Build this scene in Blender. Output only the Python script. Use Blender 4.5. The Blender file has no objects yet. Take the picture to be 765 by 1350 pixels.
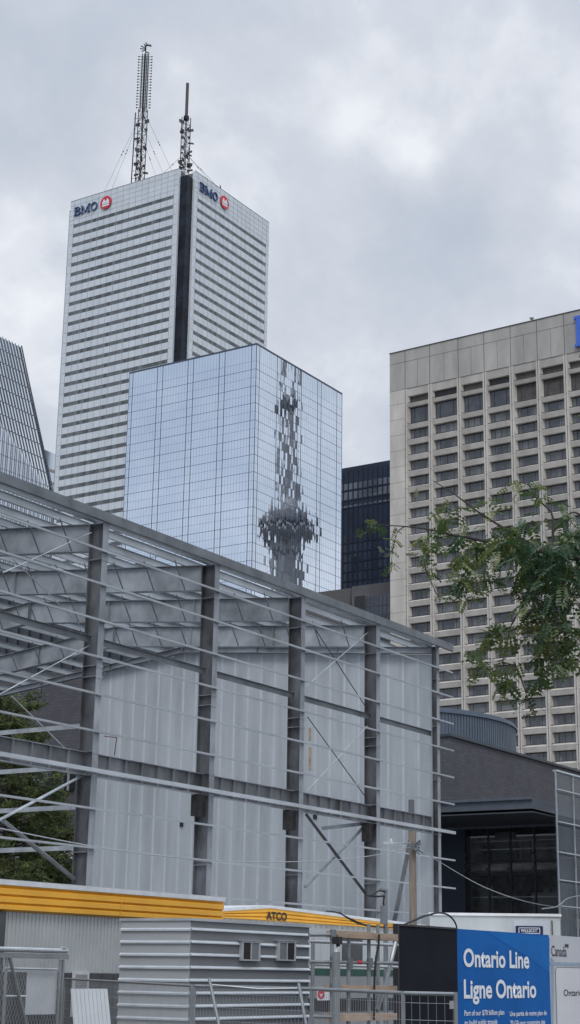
import bpy, math, random
from mathutils import Vector, Matrix
R = math.radians
S = bpy.context.scene
COL = S.collection
random.seed(7)

# ---------------------------------------------------------------- camera, sky, sun, exposure
# world axes follow the street grid: +X runs away to the right, +Y away to the left, Z up
FPX = 2111.85; PITCH = R(16.069); ROLL = R(0.891); GRID = R(57.173); CH = 2.0
def _axes():
    cp, sp, cr, sr = math.cos(PITCH), math.sin(PITCH), math.cos(ROLL), math.sin(ROLL)
    f = Vector((0, cp, sp)); u0 = Vector((0, -sp, cp)); r0 = Vector((1, 0, 0))
    m = Matrix(((math.cos(GRID), math.sin(GRID), 0), (-math.sin(GRID), math.cos(GRID), 0), (0, 0, 1)))
    return m @ (cr*r0 + sr*u0), m @ (-sr*r0 + cr*u0), m @ f
CR, CU, CF = _axes()
CAMP = Vector((0, 0, CH))
cam = bpy.data.objects.new('camera', bpy.data.cameras.new('camera')); COL.objects.link(cam)
cam.matrix_world = Matrix((( CR[0], CU[0], -CF[0], 0), (CR[1], CU[1], -CF[1], 0), (CR[2], CU[2], -CF[2], CH), (0, 0, 0, 1)))
cam.data.sensor_fit = 'VERTICAL'; cam.data.sensor_height = 36; cam.data.lens = 36*FPX/1350
cam.data.clip_start = .1; cam.data.clip_end = 8000
S.camera = cam

SUN_EL, SUN_AZ = R(50), R(215)          # azimuth measured from +X towards +Y: behind the camera, to its left
sun = bpy.data.objects.new('sun', bpy.data.lights.new('sun', 'SUN')); COL.objects.link(sun)
sun.data.energy = 0.9; sun.data.angle = R(20); sun.data.color = (1, .96, .9)
sd = Vector((math.cos(SUN_EL)*math.cos(SUN_AZ), math.cos(SUN_EL)*math.sin(SUN_AZ), math.sin(SUN_EL)))
sun.rotation_euler = sd.to_track_quat('Z', 'Y').to_euler()

W = bpy.data.worlds.new('World'); S.world = W; W.use_nodes = True
nt = W.node_tree; nt.nodes.clear(); N = nt.nodes; LK = nt.links
def nd(t, **k):
    n = N.new(t)
    for a, b in k.items(): setattr(n, a, b)
    return n
def mth(op, a, b=None, c=None, clamp=False):
    n = nd('ShaderNodeMath', operation=op, use_clamp=clamp)
    for i, v in enumerate((a, b, c)):
        if v is None: continue
        if isinstance(v, (int, float)): n.inputs[i].default_value = v
        else: LK.new(v, n.inputs[i])
    return n.outputs[0]
def ramp(fac, stops):
    n = nd('ShaderNodeValToRGB'); cr = n.color_ramp
    while len(cr.elements) < len(stops): cr.elements.new(.5)
    for e, (p, c) in zip(cr.elements, stops): e.position = p; e.color = (*c, 1)
    LK.new(fac, n.inputs[0]); return n.outputs[0]
tc = nd('ShaderNodeTexCoord'); sep = nd('ShaderNodeSeparateXYZ'); LK.new(tc.outputs['Generated'], sep.inputs[0])
zz = mth('MAXIMUM', sep.outputs[2], 0.0)
den = mth('ADD', zz, .75)
cmb = nd('ShaderNodeCombineXYZ'); LK.new(mth('DIVIDE', sep.outputs[0], den), cmb.inputs[0]); LK.new(mth('DIVIDE', sep.outputs[1], den), cmb.inputs[1])
n1 = nd('ShaderNodeTexNoise'); n1.inputs['Scale'].default_value = 6.5; n1.inputs['Detail'].default_value = 9; n1.inputs['Roughness'].default_value = .58; n1.inputs['Distortion'].default_value = .12
mp1 = nd('ShaderNodeMapping'); mp1.inputs['Location'].default_value = (1.3, 2.7, 0); LK.new(cmb.outputs[0], mp1.inputs[0]); LK.new(mp1.outputs[0], n1.inputs['Vector'])
n2 = nd('ShaderNodeTexNoise'); n2.inputs['Scale'].default_value = 2.6; n2.inputs['Detail'].default_value = 3
mp2 = nd('ShaderNodeMapping'); mp2.inputs['Location'].default_value = (5.1, 1.7, 3); LK.new(cmb.outputs[0], mp2.inputs[0]); LK.new(mp2.outputs[0], n2.inputs['Vector'])
cl = mth('ADD', mth('MULTIPLY', n1.outputs[0], .66), mth('MULTIPLY', n2.outputs[0], .34))
def lobe(x, y, rad, amt):                # a thinner or thicker stretch of the cloud sheet in one direction of the sky
    global cl
    v = (CF + CR*((x-382.5)/FPX) + CU*((675-y)/FPX)).normalized()
    d = nd('ShaderNodeVectorMath', operation='DISTANCE'); LK.new(tc.outputs['Generated'], d.inputs[0]); d.inputs[1].default_value = v
    m = nd('ShaderNodeMapRange', interpolation_type='SMOOTHSTEP'); LK.new(d.outputs['Value'], m.inputs[0])
    for i_, v_ in ((1, 0), (2, rad), (3, amt), (4, 0)): m.inputs[i_].default_value = v_
    cl = mth('ADD', cl, m.outputs[0])
lobe(500, 110, .085, .10); lobe(470, 165, .035, .05); lobe(545, 205, .03, .06); lobe(690, 60, .07, .04); lobe(720, 165, .055, -.075); lobe(570, 200, .05, .05); lobe(30, 420, .10, .07)
lobe(60, 150, .10, -.02); lobe(400, 420, .09, .05); lobe(600, 330, .09, -.02); lobe(210, 30, .09, .02)
hzn = nd('ShaderNodeMapRange'); LK.new(zz, hzn.inputs[0])
for i_, v_ in ((1, .12), (2, .38), (3, .055), (4, -.01)): hzn.inputs[i_].default_value = v_
cl = mth('ADD', cl, hzn.outputs[0])
cloud = ramp(cl, [(.36, (4.3, 4.8, 5.65)), (.46, (4.9, 5.35, 6.15)), (.55, (5.85, 6.2, 6.85)), (.64, (7.7, 7.95, 8.4))])
# an overcast sky is brighter overhead
mrz = nd('ShaderNodeMapRange', interpolation_type='SMOOTHSTEP'); LK.new(zz, mrz.inputs[0])
for i_, v_ in ((1, .52), (2, .98), (3, .97), (4, 3.3)): mrz.inputs[i_].default_value = v_
el = mrz.outputs[0]
# and a little bluer where the cover thins out behind the camera
dn = nd('ShaderNodeVectorMath', operation='DOT_PRODUCT'); LK.new(tc.outputs['Generated'], dn.inputs[0]); dn.inputs[1].default_value = (-.80, .52, .28)
bl = mth('MULTIPLY', mth('SUBTRACT', dn.outputs['Value'], .35, clamp=True), 1.5, clamp=True)
sky = nd('ShaderNodeTexSky', sky_type='NISHITA'); sky.sun_disc = False; sky.sun_elevation = SUN_EL; sky.sun_rotation = R(90)-SUN_AZ
sky.air_density = 1.0; sky.dust_density = 2.0
mx = nd('ShaderNodeMix', data_type='RGBA'); LK.new(mth('ADD', .06, mth('MULTIPLY', bl, .34)), mx.inputs[0]); LK.new(cloud, mx.inputs[6]); LK.new(sky.outputs[0], mx.inputs[7])
sc = nd('ShaderNodeVectorMath', operation='SCALE'); LK.new(mx.outputs[2], sc.inputs[0]); LK.new(el, sc.inputs['Scale'])
bg = nd('ShaderNodeBackground'); bg.inputs[1].default_value = .1; LK.new(sc.outputs[0], bg.inputs[0])
wo = nd('ShaderNodeOutputWorld'); LK.new(bg.outputs[0], wo.inputs[0])
S.view_settings.view_transform = 'Standard'; S.view_settings.look = 'None'; S.view_settings.gamma = 1; S.view_settings.use_curve_mapping = False
S.view_settings.exposure = 0.25

# ---------------------------------------------------------------- sight lines of the photograph meeting real planes
def dr(x, y): return CF + CR*((x-382.5)/FPX) + CU*((675-y)/FPX)
def hx(x, y, c): v = dr(x, y); return CAMP + v*(c/v.x)
def hy(x, y, c): v = dr(x, y); return CAMP + v*(c/v.y)
def hz(x, y, c): v = dr(x, y); return CAMP + v*((c-CH)/v.z)
def hd(x, y, d): v = dr(x, y); return CAMP + v*(d/math.hypot(v.x, v.y))
def hp(x, y, p0, p1):                     # vertical plane through p0 and p1
    t = Vector((p1[0]-p0[0], p1[1]-p0[1], 0)).normalized(); n = Vector((t.y, -t.x, 0))
    v = dr(x, y); return CAMP + v*((Vector(p0)-CAMP).dot(n)/v.dot(n))

# ---------------------------------------------------------------- materials
def mat(name, col, rough=.6, metal=0.0, var=.12, scale=3.0, bump=0.0, bscale=30.0, col2=None, stretch=(1, 1, 1), spec=.5, detail=5):
    m = bpy.data.materials.new(name); m.use_nodes = True
    t = m.node_tree; b = t.nodes['Principled BSDF']; L = t.links
    tcn = t.nodes.new('ShaderNodeTexCoord'); mp = t.nodes.new('ShaderNodeMapping'); mp.inputs['Scale'].default_value = stretch
    L.new(tcn.outputs['Object'], mp.inputs[0])
    n = t.nodes.new('ShaderNodeTexNoise'); n.inputs['Scale'].default_value = scale; n.inputs['Detail'].default_value = detail; n.inputs['Roughness'].default_value = .6
    L.new(mp.outputs[0], n.inputs['Vector'])
    r = t.nodes.new('ShaderNodeValToRGB'); e = r.color_ramp.elements
    c1 = [max(0, c*(1-var*1.6)) for c in col]; c2 = col2 or [min(1, c*(1+var*1.6)) for c in col]
    e[0].position = .3; e[0].color = (*c1, 1); e[1].position = .7; e[1].color = (*c2, 1)
    L.new(n.outputs[0], r.inputs[0]); L.new(r.outputs[0], b.inputs['Base Color'])
    b.inputs['Roughness'].default_value = rough; b.inputs['Metallic'].default_value = metal
    b.inputs['Specular IOR Level'].default_value = spec
    if bump:
        n3 = t.nodes.new('ShaderNodeTexNoise'); n3.inputs['Scale'].default_value = bscale; n3.inputs['Detail'].default_value = 4
        L.new(mp.outputs[0], n3.inputs['Vector'])
        bp = t.nodes.new('ShaderNodeBump'); bp.inputs['Strength'].default_value = bump; bp.inputs['Distance'].default_value = .02
        L.new(n3.outputs[0], bp.inputs['Height']); L.new(bp.outputs[0], b.inputs['Normal'])
    return m

def mat_cell(name, col, cell, var=.1, rough=.3, metal=0.0, spec=.5, off=(0, 0, 0), streak=0.0):
    """one flat tone per panel (panels of size `cell`), for cladding and curtained windows"""
    m = mat(name, col, rough, metal, .03, .5, spec=spec)
    t = m.node_tree; L = t.links; b = t.nodes['Principled BSDF']; src = b.inputs['Base Color'].links[0].from_socket
    tcn = t.nodes.new('ShaderNodeTexCoord'); mp = t.nodes.new('ShaderNodeMapping')
    mp.inputs['Scale'].default_value = [1/c for c in cell]; mp.inputs['Location'].default_value = off
    L.new(tcn.outputs['Object'], mp.inputs[0])
    fl = t.nodes.new('ShaderNodeVectorMath'); fl.operation = 'FLOOR'; L.new(mp.outputs[0], fl.inputs[0])
    wn = t.nodes.new('ShaderNodeTexWhiteNoise'); L.new(fl.outputs[0], wn.inputs['Vector'])
    mr = t.nodes.new('ShaderNodeMapRange'); mr.inputs['To Min'].default_value = 1-var; mr.inputs['To Max'].default_value = 1+var
    L.new(wn.outputs['Value'], mr.inputs[0])
    ms = t.nodes.new('ShaderNodeVectorMath'); ms.operation = 'SCALE'; L.new(src, ms.inputs[0]); L.new(mr.outputs[0], ms.inputs['Scale'])
    L.new(ms.outputs[0], b.inputs['Base Color'])
    return m

def mat_wavy_mirror(name, tint, rough=.03, amp=.0001, sc=(.35, .35, .12)):
    """coated curtain-wall glass that is never quite flat"""
    m = mat(name, tint, rough, 1.0, .03, .15)
    t = m.node_tree; L = t.links; b = t.nodes['Principled BSDF']
    tcn = t.nodes.new('ShaderNodeTexCoord'); mp = t.nodes.new('ShaderNodeMapping'); mp.inputs['Scale'].default_value = sc
    L.new(tcn.outputs['Object'], mp.inputs[0])
    n = t.nodes.new('ShaderNodeTexNoise'); n.inputs['Scale'].default_value = 1.0; n.inputs['Detail'].default_value = 2.0
    L.new(mp.outputs[0], n.inputs['Vector'])
    bp = t.nodes.new('ShaderNodeBump'); bp.inputs['Strength'].default_value = 1; bp.inputs['Distance'].default_value = amp*10
    L.new(n.outputs[0], bp.inputs['Height']); L.new(bp.outputs[0], b.inputs['Normal'])
    return m

def mat_brick(name, c1, c2, mortar, sx=.4, sz=.2):
    m = mat(name, c1, .85); t = m.node_tree; L = t.links; b = t.nodes['Principled BSDF']
    g = t.nodes.new('ShaderNodeTexCoord'); s = t.nodes.new('ShaderNodeSeparateXYZ'); L.new(g.outputs['Object'], s.inputs[0])
    a = t.nodes.new('ShaderNodeMath'); L.new(s.outputs[0], a.inputs[0]); L.new(s.outputs[1], a.inputs[1])
    c = t.nodes.new('ShaderNodeCombineXYZ'); L.new(a.outputs[0], c.inputs[0]); L.new(s.outputs[2], c.inputs[1])
    br = t.nodes.new('ShaderNodeTexBrick'); L.new(c.outputs[0], br.inputs['Vector'])
    br.inputs['Scale'].default_value = 1; br.inputs['Brick Width'].default_value = sx; br.inputs['Row Height'].default_value = sz
    br.inputs['Mortar Size'].default_value = .012
    br.inputs['Color1'].default_value = (*c1, 1); br.inputs['Color2'].default_value = (*c2, 1); br.inputs['Mortar'].default_value = (*mortar, 1)
    n = t.nodes.new('ShaderNodeTexNoise'); n.inputs['Scale'].default_value = .6; L.new(g.outputs['Object'], n.inputs['Vector'])
    mr = t.nodes.new('ShaderNodeMapRange'); mr.inputs['To Min'].default_value = .75; mr.inputs['To Max'].default_value = 1.25; L.new(n.outputs[0], mr.inputs[0])
    ms = t.nodes.new('ShaderNodeVectorMath'); ms.operation = 'SCALE'; L.new(br.outputs['Color'], ms.inputs[0]); L.new(mr.outputs[0], ms.inputs['Scale'])
    L.new(ms.outputs[0], b.inputs['Base Color'])
    return m

M = {}
M['girt'] = mat('galvanised_girt', (.36, .385, .41), .45, .4, .14, 1.6, .15, 20, stretch=(.3, 1, 1))
M['purlin'] = mat('galvanised_purlin', (.42, .45, .475), .45, .4, .2, 1.6, .15, 20, stretch=(.3, 1, 1))
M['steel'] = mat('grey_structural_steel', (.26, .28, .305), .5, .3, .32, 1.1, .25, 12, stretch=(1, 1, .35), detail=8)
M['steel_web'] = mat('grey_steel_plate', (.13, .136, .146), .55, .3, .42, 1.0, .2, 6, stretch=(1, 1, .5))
M['rafter_web'] = mat('mottled_rafter_plate', (.33, .355, .38), .5, .25, .32, .6, .2, 6, detail=8)
M['galv'] = mat('galvanised_sheet', (.47, .50, .53), .42, .5, .14, 1.6, .15, 20, stretch=(.3, 1, 1))
M['galv_dark'] = mat('weathered_galvanised', (.16, .175, .19), .5, .4, .2, 1.2, .15, 16)
M['rust'] = mat('brown_rusted_steel', (.03, .028, .028), .8, .1, .3, 3)
M['panel'] = mat('insulated_wall_panel', (.46, .495, .525), .5, 0, .10, .9, .25, 3, stretch=(1, 1.6, .18), detail=8)
M['panel_joint'] = mat('pale_panel_joint', (.55, .59, .65), .5, 0, .05, 1)
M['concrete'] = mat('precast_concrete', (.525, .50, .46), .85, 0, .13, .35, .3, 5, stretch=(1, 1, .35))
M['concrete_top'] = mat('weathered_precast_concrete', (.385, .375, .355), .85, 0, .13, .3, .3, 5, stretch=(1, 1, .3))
M['joint'] = mat('dark_joint', (.10, .10, .10), .9)
M['hotel_glass'] = mat('hotel_window_glass', (.05, .055, .065), .08, .0, .3, .8, spec=.9)
M['curtain'] = mat_cell('hotel_curtain_behind_glass', (.115, .12, .13), (3, 1.0, 3), .35, .25, spec=.8)
M['frame_dark'] = mat('dark_bronze_frame', (.03, .03, .033), .4, .3)
M['bmo_panel'] = mat_cell('white_cladding_panel', (.60, .65, .69), (3.06, 3.06, 4.2), .05, .22, .0, spec=.75)
M['bmo_joint'] = mat('cladding_joint', (.22, .25, .28), .7)
M['bmo_win'] = mat_cell('dark_window_strip', (.125, .137, .146), (1.53, 1.53, 50), .35, .3, spec=.35)
M['bmo_recess'] = mat('dark_corner_glass', (.014, .018, .028), .3, 0, .5, .12, .2, .4, spec=.2)
M['navy'] = mat('navy_sign_face', (.045, .09, .22), .4)
M['red'] = mat('red_sign_face', (.55, .03, .05), .4)
M['white'] = mat('white_paint', (.78, .79, .8), .45, 0, .05)
M['glass_l'] = mat_wavy_mirror('mirror_glass', (.84, .90, 1.0), .03)
M['glass_r'] = mat_wavy_mirror('mirror_glass_bright', (.80, .87, .95), .015, .00025, (.8, .8, .35))
M['mullion'] = mat('grey_mullion', (.17, .21, .29), .4, .4)
M['mullion_dark'] = mat('dark_mullion', (.075, .095, .14), .4, .4)
M['black_clad'] = mat('black_steel_cladding', (.016, .026, .050), .5, .2, .2, .2)
M['black_glass'] = mat_cell('black_tower_glass', (.030, .040, .062), (1.9, 1.9, 4), .45, .2, spec=.8)
M['black_glass_lit'] = mat_cell('pale_blind_behind_glass', (.10, .115, .14), (1.9, 1.9, 4), .5, .25, spec=.8)
M['grey_block'] = mat('grey_concrete_block', (.10, .10, .105), .8, 0, .15, .2)
M['fin'] = mat('dark_vertical_fin', (.13, .145, .17), .45, .5)
M['fin_glass'] = mat_wavy_mirror('pale_curtain_glass', (.80, .85, .90), .12)
M['brick'] = mat_brick('dark_brick', (.068, .068, .080), (.088, .087, .098), (.055, .055, .062))
M['drum'] = mat('blue_grey_metal', (.11, .14, .18), .45, .4, .1, .6)
M['dark_rib'] = mat('dark_ribbed_metal', (.05, .058, .07), .5, .3)
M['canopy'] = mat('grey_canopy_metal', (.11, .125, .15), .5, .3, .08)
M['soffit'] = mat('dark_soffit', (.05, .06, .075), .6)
M['lobby'] = mat('lobby_interior', (.75, .66, .55), .9, 0, .6, .5)
M['asphalt'] = mat('asphalt_gravel', (.09, .088, .085), .95, 0, .25, .15, .4, 4)
M['yellow'] = mat('yellow_ochre_paint', (.80, .40, .035), .45, 0, .10, .8, stretch=(.6, .6, 1))
M['whitetrim'] = mat('white_trim', (.62, .64, .66), .5, 0, .08)
M['silver'] = mat('silver_corrugated', (.48, .505, .505), .5, .15, .09, .6)
M['skirt'] = mat('dark_trailer_base', (.075, .078, .082), .7, 0, .2, 1)
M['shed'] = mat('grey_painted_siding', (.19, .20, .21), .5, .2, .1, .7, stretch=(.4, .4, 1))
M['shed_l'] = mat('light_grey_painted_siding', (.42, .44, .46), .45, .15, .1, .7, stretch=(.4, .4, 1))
M['trailer_w'] = mat('off_white_siding', (.50, .53, .54), .5, 0, .09, .7, stretch=(1, 1, .3))
M['trailer_b'] = mat('grey_lower_siding', (.30, .31, .32), .6, 0, .1, .7)
M['green'] = mat('dark_green_stripe', (.012, .075, .055), .5)
M['wood'] = mat('timber', (.36, .27, .20), .8, 0, .2, 4, .3, 30, stretch=(.3, 1, 1))
M['pole_wood'] = mat('weathered_pole_wood', (.22, .185, .15), .9, 0, .2, 5, .5, 20, stretch=(4, 4, .3))
M['black_panel'] = mat('black_hoarding_sheet', (.012, .014, .02), .8, 0, .15, 1.2, spec=.12)
M['blue_panel'] = mat('blue_banner', (.002, .105, .37), .5, 0, .10, .9, .12, 3, spec=.12)
M['pale_panel'] = mat('pale_grey_banner', (.48, .50, .53), .5, 0, .04, 1)
M['pale_panel2'] = mat('light_banner_box', (.60, .61, .63), .5, 0, .04, 1)
M['slate_line'] = mat('slate_blue_band', (.27, .35, .43), .5)
M['text_white'] = mat('white_lettering', (.75, .78, .82), .5, 0, .02)
M['text_black'] = mat('black_lettering', (.012, .012, .015), .5, 0, .02)
M['black'] = mat('black_rubber', (.012, .012, .013), .6)
M['navy_sign'] = mat('navy_blue_plate', (.01, .015, .075), .4)
M['hblue'] = mat('bright_blue_letter', (.05, .14, .60), .4)
M['tube'] = mat('grey_steel_tube', (.26, .28, .29), .42, .6, .12, 3)
M['tube_light'] = mat('bright_galvanised_tube', (.50, .53, .55), .35, .7, .1, 3)
M['lattice'] = mat('dark_lattice_steel', (.035, .038, .045), .8, 0, .1, 3, spec=.15)
M['lattice_red'] = mat('faded_antenna_steel', (.10, .095, .10), .8, 0, .1, 3, spec=.2)
M['concrete_tower'] = mat('tower_concrete', (.20, .20, .205), .8, 0, .1, .05)
M['pod_dark'] = mat('pod_windows', (.07, .072, .08), .3)
M['bark'] = mat('dark_bark', (.055, .045, .04), .9, 0, .2, 6)
M['leaf'] = mat('locust_leaf', (.06, .105, .028), .5, 0, .35, 5.0, col2=(.10, .155, .045))
M['leaf2'] = mat('locust_leaf_yellowish', (.125, .15, .045), .5, 0, .3, 5.0)
M['leaf3'] = mat('locust_leaf_deep_green', (.035, .078, .034), .5, 0, .3, 4.0)
M['pine'] = mat('pine_needles', (.075, .105, .038), .7, 0, .35, 1.2)
M['pine2'] = mat('pine_needles_fresh', (.13, .15, .05), .7, 0, .3, 1.2)
M['wire'] = mat('fence_wire', (.42, .44, .46), .4, .6)
M['red_strap'] = mat('red_webbing', (.09, .012, .015), .7)
M['lamp_glass'] = mat('street_lamp_lens', (.5, .52, .55), .3)
M['stain'] = mat('ochre_sealant_stain', (.42, .34, .26), .8, 0, .2, 3)
def leafy(m):
    t = m.node_tree; b = t.nodes['Principled BSDF']; o = t.nodes['Material Output']
    tr = t.nodes.new('ShaderNodeBsdfTranslucent'); t.links.new(b.inputs['Base Color'].links[0].from_socket, tr.inputs[0])
    mx = t.nodes.new('ShaderNodeMixShader'); mx.inputs[0].default_value = .35
    t.links.new(b.outputs[0], mx.inputs[1]); t.links.new(tr.outputs[0], mx.inputs[2]); t.links.new(mx.outputs[0], o.inputs[0])
for k in ('leaf', 'leaf2', 'leaf3', 'pine', 'pine2'): leafy(M[k])
def see_through_glass(name, tint, alpha):
    m = mat(name, tint, .06, 0, .1, .5, spec=1.0); m.node_tree.nodes['Principled BSDF'].inputs['Alpha'].default_value = alpha; return m
M['lobby_glass'] = see_through_glass('lobby_glass', (.02, .024, .03), .16)
M['box_glass'] = see_through_glass('tinted_box_glass', (.06, .085, .105), .28)

# ---------------------------------------------------------------- mesh builder and object helpers
class MB:
    def __init__(s): s.v = []; s.f = []; s.m = []
    def poly(s, pts, mi=0):
        i = len(s.v); s.v += [tuple(p) for p in pts]; s.f.append(tuple(range(i, i+len(pts)))); s.m.append(mi)
    def hexa(s, b, t, mi=0):              # b, t: four bottom and four top corners (counter-clockwise from above)
        i = len(s.v); s.v += [tuple(p) for p in b] + [tuple(p) for p in t]
        for f in ((3, 2, 1, 0), (4, 5, 6, 7), (0, 1, 5, 4), (1, 2, 6, 5), (2, 3, 7, 6), (3, 0, 4, 7)):
            s.f.append(tuple(i+k for k in f)); s.m.append(mi)
    def box(s, x0, y0, z0, x1, y1, z1, mi=0):
        s.hexa([(x0, y0, z0), (x1, y0, z0), (x1, y1, z0), (x0, y1, z0)], [(x0, y0, z1), (x1, y0, z1), (x1, y1, z1), (x0, y1, z1)], mi)
    def bar(s, p0, p1, w, h, mi=0, up=(0, 0, 1)):      # rectangular bar, w across, h along up
        p0, p1 = Vector(p0), Vector(p1); d = (p1-p0).normalized(); u = Vector(up)
        if abs(d.dot(u)) > .98: u = Vector((1, 0, 0)) if abs(d.x) < .9 else Vector((0, 1, 0))
        a = d.cross(u).normalized(); b = a.cross(d).normalized()
        q = [-a*w/2-b*h/2, a*w/2-b*h/2, a*w/2+b*h/2, -a*w/2+b*h/2]
        i = len(s.v); s.v += [tuple(p0+k) for k in q] + [tuple(p1+k) for k in q]
        for f in ((0, 1, 2, 3), (7, 6, 5, 4), (0, 4, 5, 1), (1, 5, 6, 2), (2, 6, 7, 3), (3, 7, 4, 0)):
            s.f.append(tuple(i+k for k in f)); s.m.append(mi)
    def tube(s, pts, r, n=8, mi=0, r1=None):
        pts = [Vector(p) for p in pts]; rings = []
        for k, p in enumerate(pts):
            d = (pts[min(k+1, len(pts)-1)] - pts[max(k-1, 0)]).normalized()
            u = Vector((0, 0, 1)) if abs(d.z) < .9 else Vector((1, 0, 0))
            a = d.cross(u).normalized(); b = a.cross(d)
            rr = r if r1 is None else r + (r1-r)*k/(len(pts)-1)
            rings.append(len(s.v)); s.v += [tuple(p + a*rr*math.cos(2*math.pi*j/n) + b*rr*math.sin(2*math.pi*j/n)) for j in range(n)]
        for k in range(len(rings)-1):
            for j in range(n):
                s.f.append((rings[k]+j, rings[k]+(j+1) % n, rings[k+1]+(j+1) % n, rings[k+1]+j)); s.m.append(mi)
        s.f.append(tuple(rings[0]+j for j in range(n))[::-1]); s.m.append(mi)
        s.f.append(tuple(rings[-1]+j for j in range(n))); s.m.append(mi)
    def ibeam(s, p0, p1, h, b, tf=.018, tw=.012, mi=0, fi=None, up=(0, 0, 1)):
        """I section running p0->p1; p is the centre; web stands along up"""
        p0, p1 = Vector(p0), Vector(p1); d = (p1-p0).normalized(); u = Vector(up)
        a = d.cross(u).normalized(); w = a.cross(d).normalized(); fi = mi if fi is None else fi
        for sg in (-1, 1):
            o = w*sg*(h/2-tf/2); s.bar(p0+o, p1+o, b, tf, fi, up=w)
        s.bar(p0, p1, tw, h-2*tf-.002, mi, up=w)
    def lathe(s, prof, n=48, cx=0, cy=0, mi=0):
        rings = []
        for r, z in prof:
            rings.append(len(s.v)); s.v += [(cx+r*math.cos(2*math.pi*j/n), cy+r*math.sin(2*math.pi*j/n), z) for j in range(n)]
        for k in range(len(rings)-1):
            for j in range(n):
                s.f.append((rings[k]+j, rings[k]+(j+1) % n, rings[k+1]+(j+1) % n, rings[k+1]+j)); s.m.append(mi)
    def build(s, name, mats, parent=None, smooth=False, world=None):
        me = bpy.data.meshes.new(name); o = Vector((0, 0, 0))
        base = world if world is not None else (parent['_w'] if parent is not None and '_w' in parent else (0, 0, 0))
        base = Vector(base)
        me.from_pydata([tuple(Vector(p)-base) for p in s.v], [], s.f)
        for m in (mats if isinstance(mats, (list, tuple)) else [mats]): me.materials.append(m)
        me.polygons.foreach_set('material_index', s.m)
        if smooth: me.polygons.foreach_set('use_smooth', [True]*len(s.f))
        me.update()
        ob = bpy.data.objects.new(name, me); COL.objects.link(ob)
        if parent is not None: ob.parent = parent
        elif world is not None: ob.location = base
        ob['_w'] = tuple(base)
        return ob
def tag(o, label=None, cat=None, group=None, kind=None):
    for k, v in (('label', label), ('category', cat), ('group', group), ('kind', kind)):
        if v: o[k] = v
    return o
def thing(name, loc, label, cat, group=None):
    o = bpy.data.objects.new(name, None); COL.objects.link(o); o.location = loc; o['_w'] = tuple(loc); o.empty_display_size = .5
    return tag(o, label, cat, group)
def text(name, body, p, w, h, face, m, parent, ext=.01, bold=0.0, squeeze=True):
    """lettering as a mesh: p = lower left corner, w and h its real size; face 'R' lies along +X, 'L' along -Y, or an angle"""
    c = bpy.data.curves.new('lettering', 'FONT'); c.body = body; c.size = 1; c.extrude = 0; c.offset = bold; c.resolution_u = 4
    t = bpy.data.objects.new('lettering', c); COL.objects.link(t)
    bpy.context.view_layer.update()
    me = bpy.data.meshes.new_from_object(t.evaluated_get(bpy.context.evaluated_depsgraph_get()))
    bpy.data.objects.remove(t); bpy.data.curves.remove(c)
    xs = [v.co.x for v in me.vertices]; ys = [v.co.y for v in me.vertices]
    x0, x1, y0, y1 = min(xs), max(xs), min(ys), max(ys)
    cap = .0
    ang = 0 if face == 'R' else (R(-90) if face == 'L' else face)
    ax = Vector((math.cos(ang), math.sin(ang), 0)); base = Vector(parent['_w'])
    for v in me.vertices:
        q = Vector(p) + ax*((v.co.x-x0)/(x1-x0)*w) + Vector((0, 0, (v.co.y-y0)/(y1-y0)*h)) - base
        v.co = q
    me.name = name; me.materials.clear(); me.materials.append(m)
    o = bpy.data.objects.new(name, me); COL.objects.link(o); o.parent = parent
    return o

# ================================================================ THE SETTING
g = MB(); g.poly([(-3500, -3500, 0), (3500, -3500, 0), (3500, 3500, 0), (-3500, 3500, 0)])
tag(g.build('ground', M['asphalt']), kind='structure')

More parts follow.
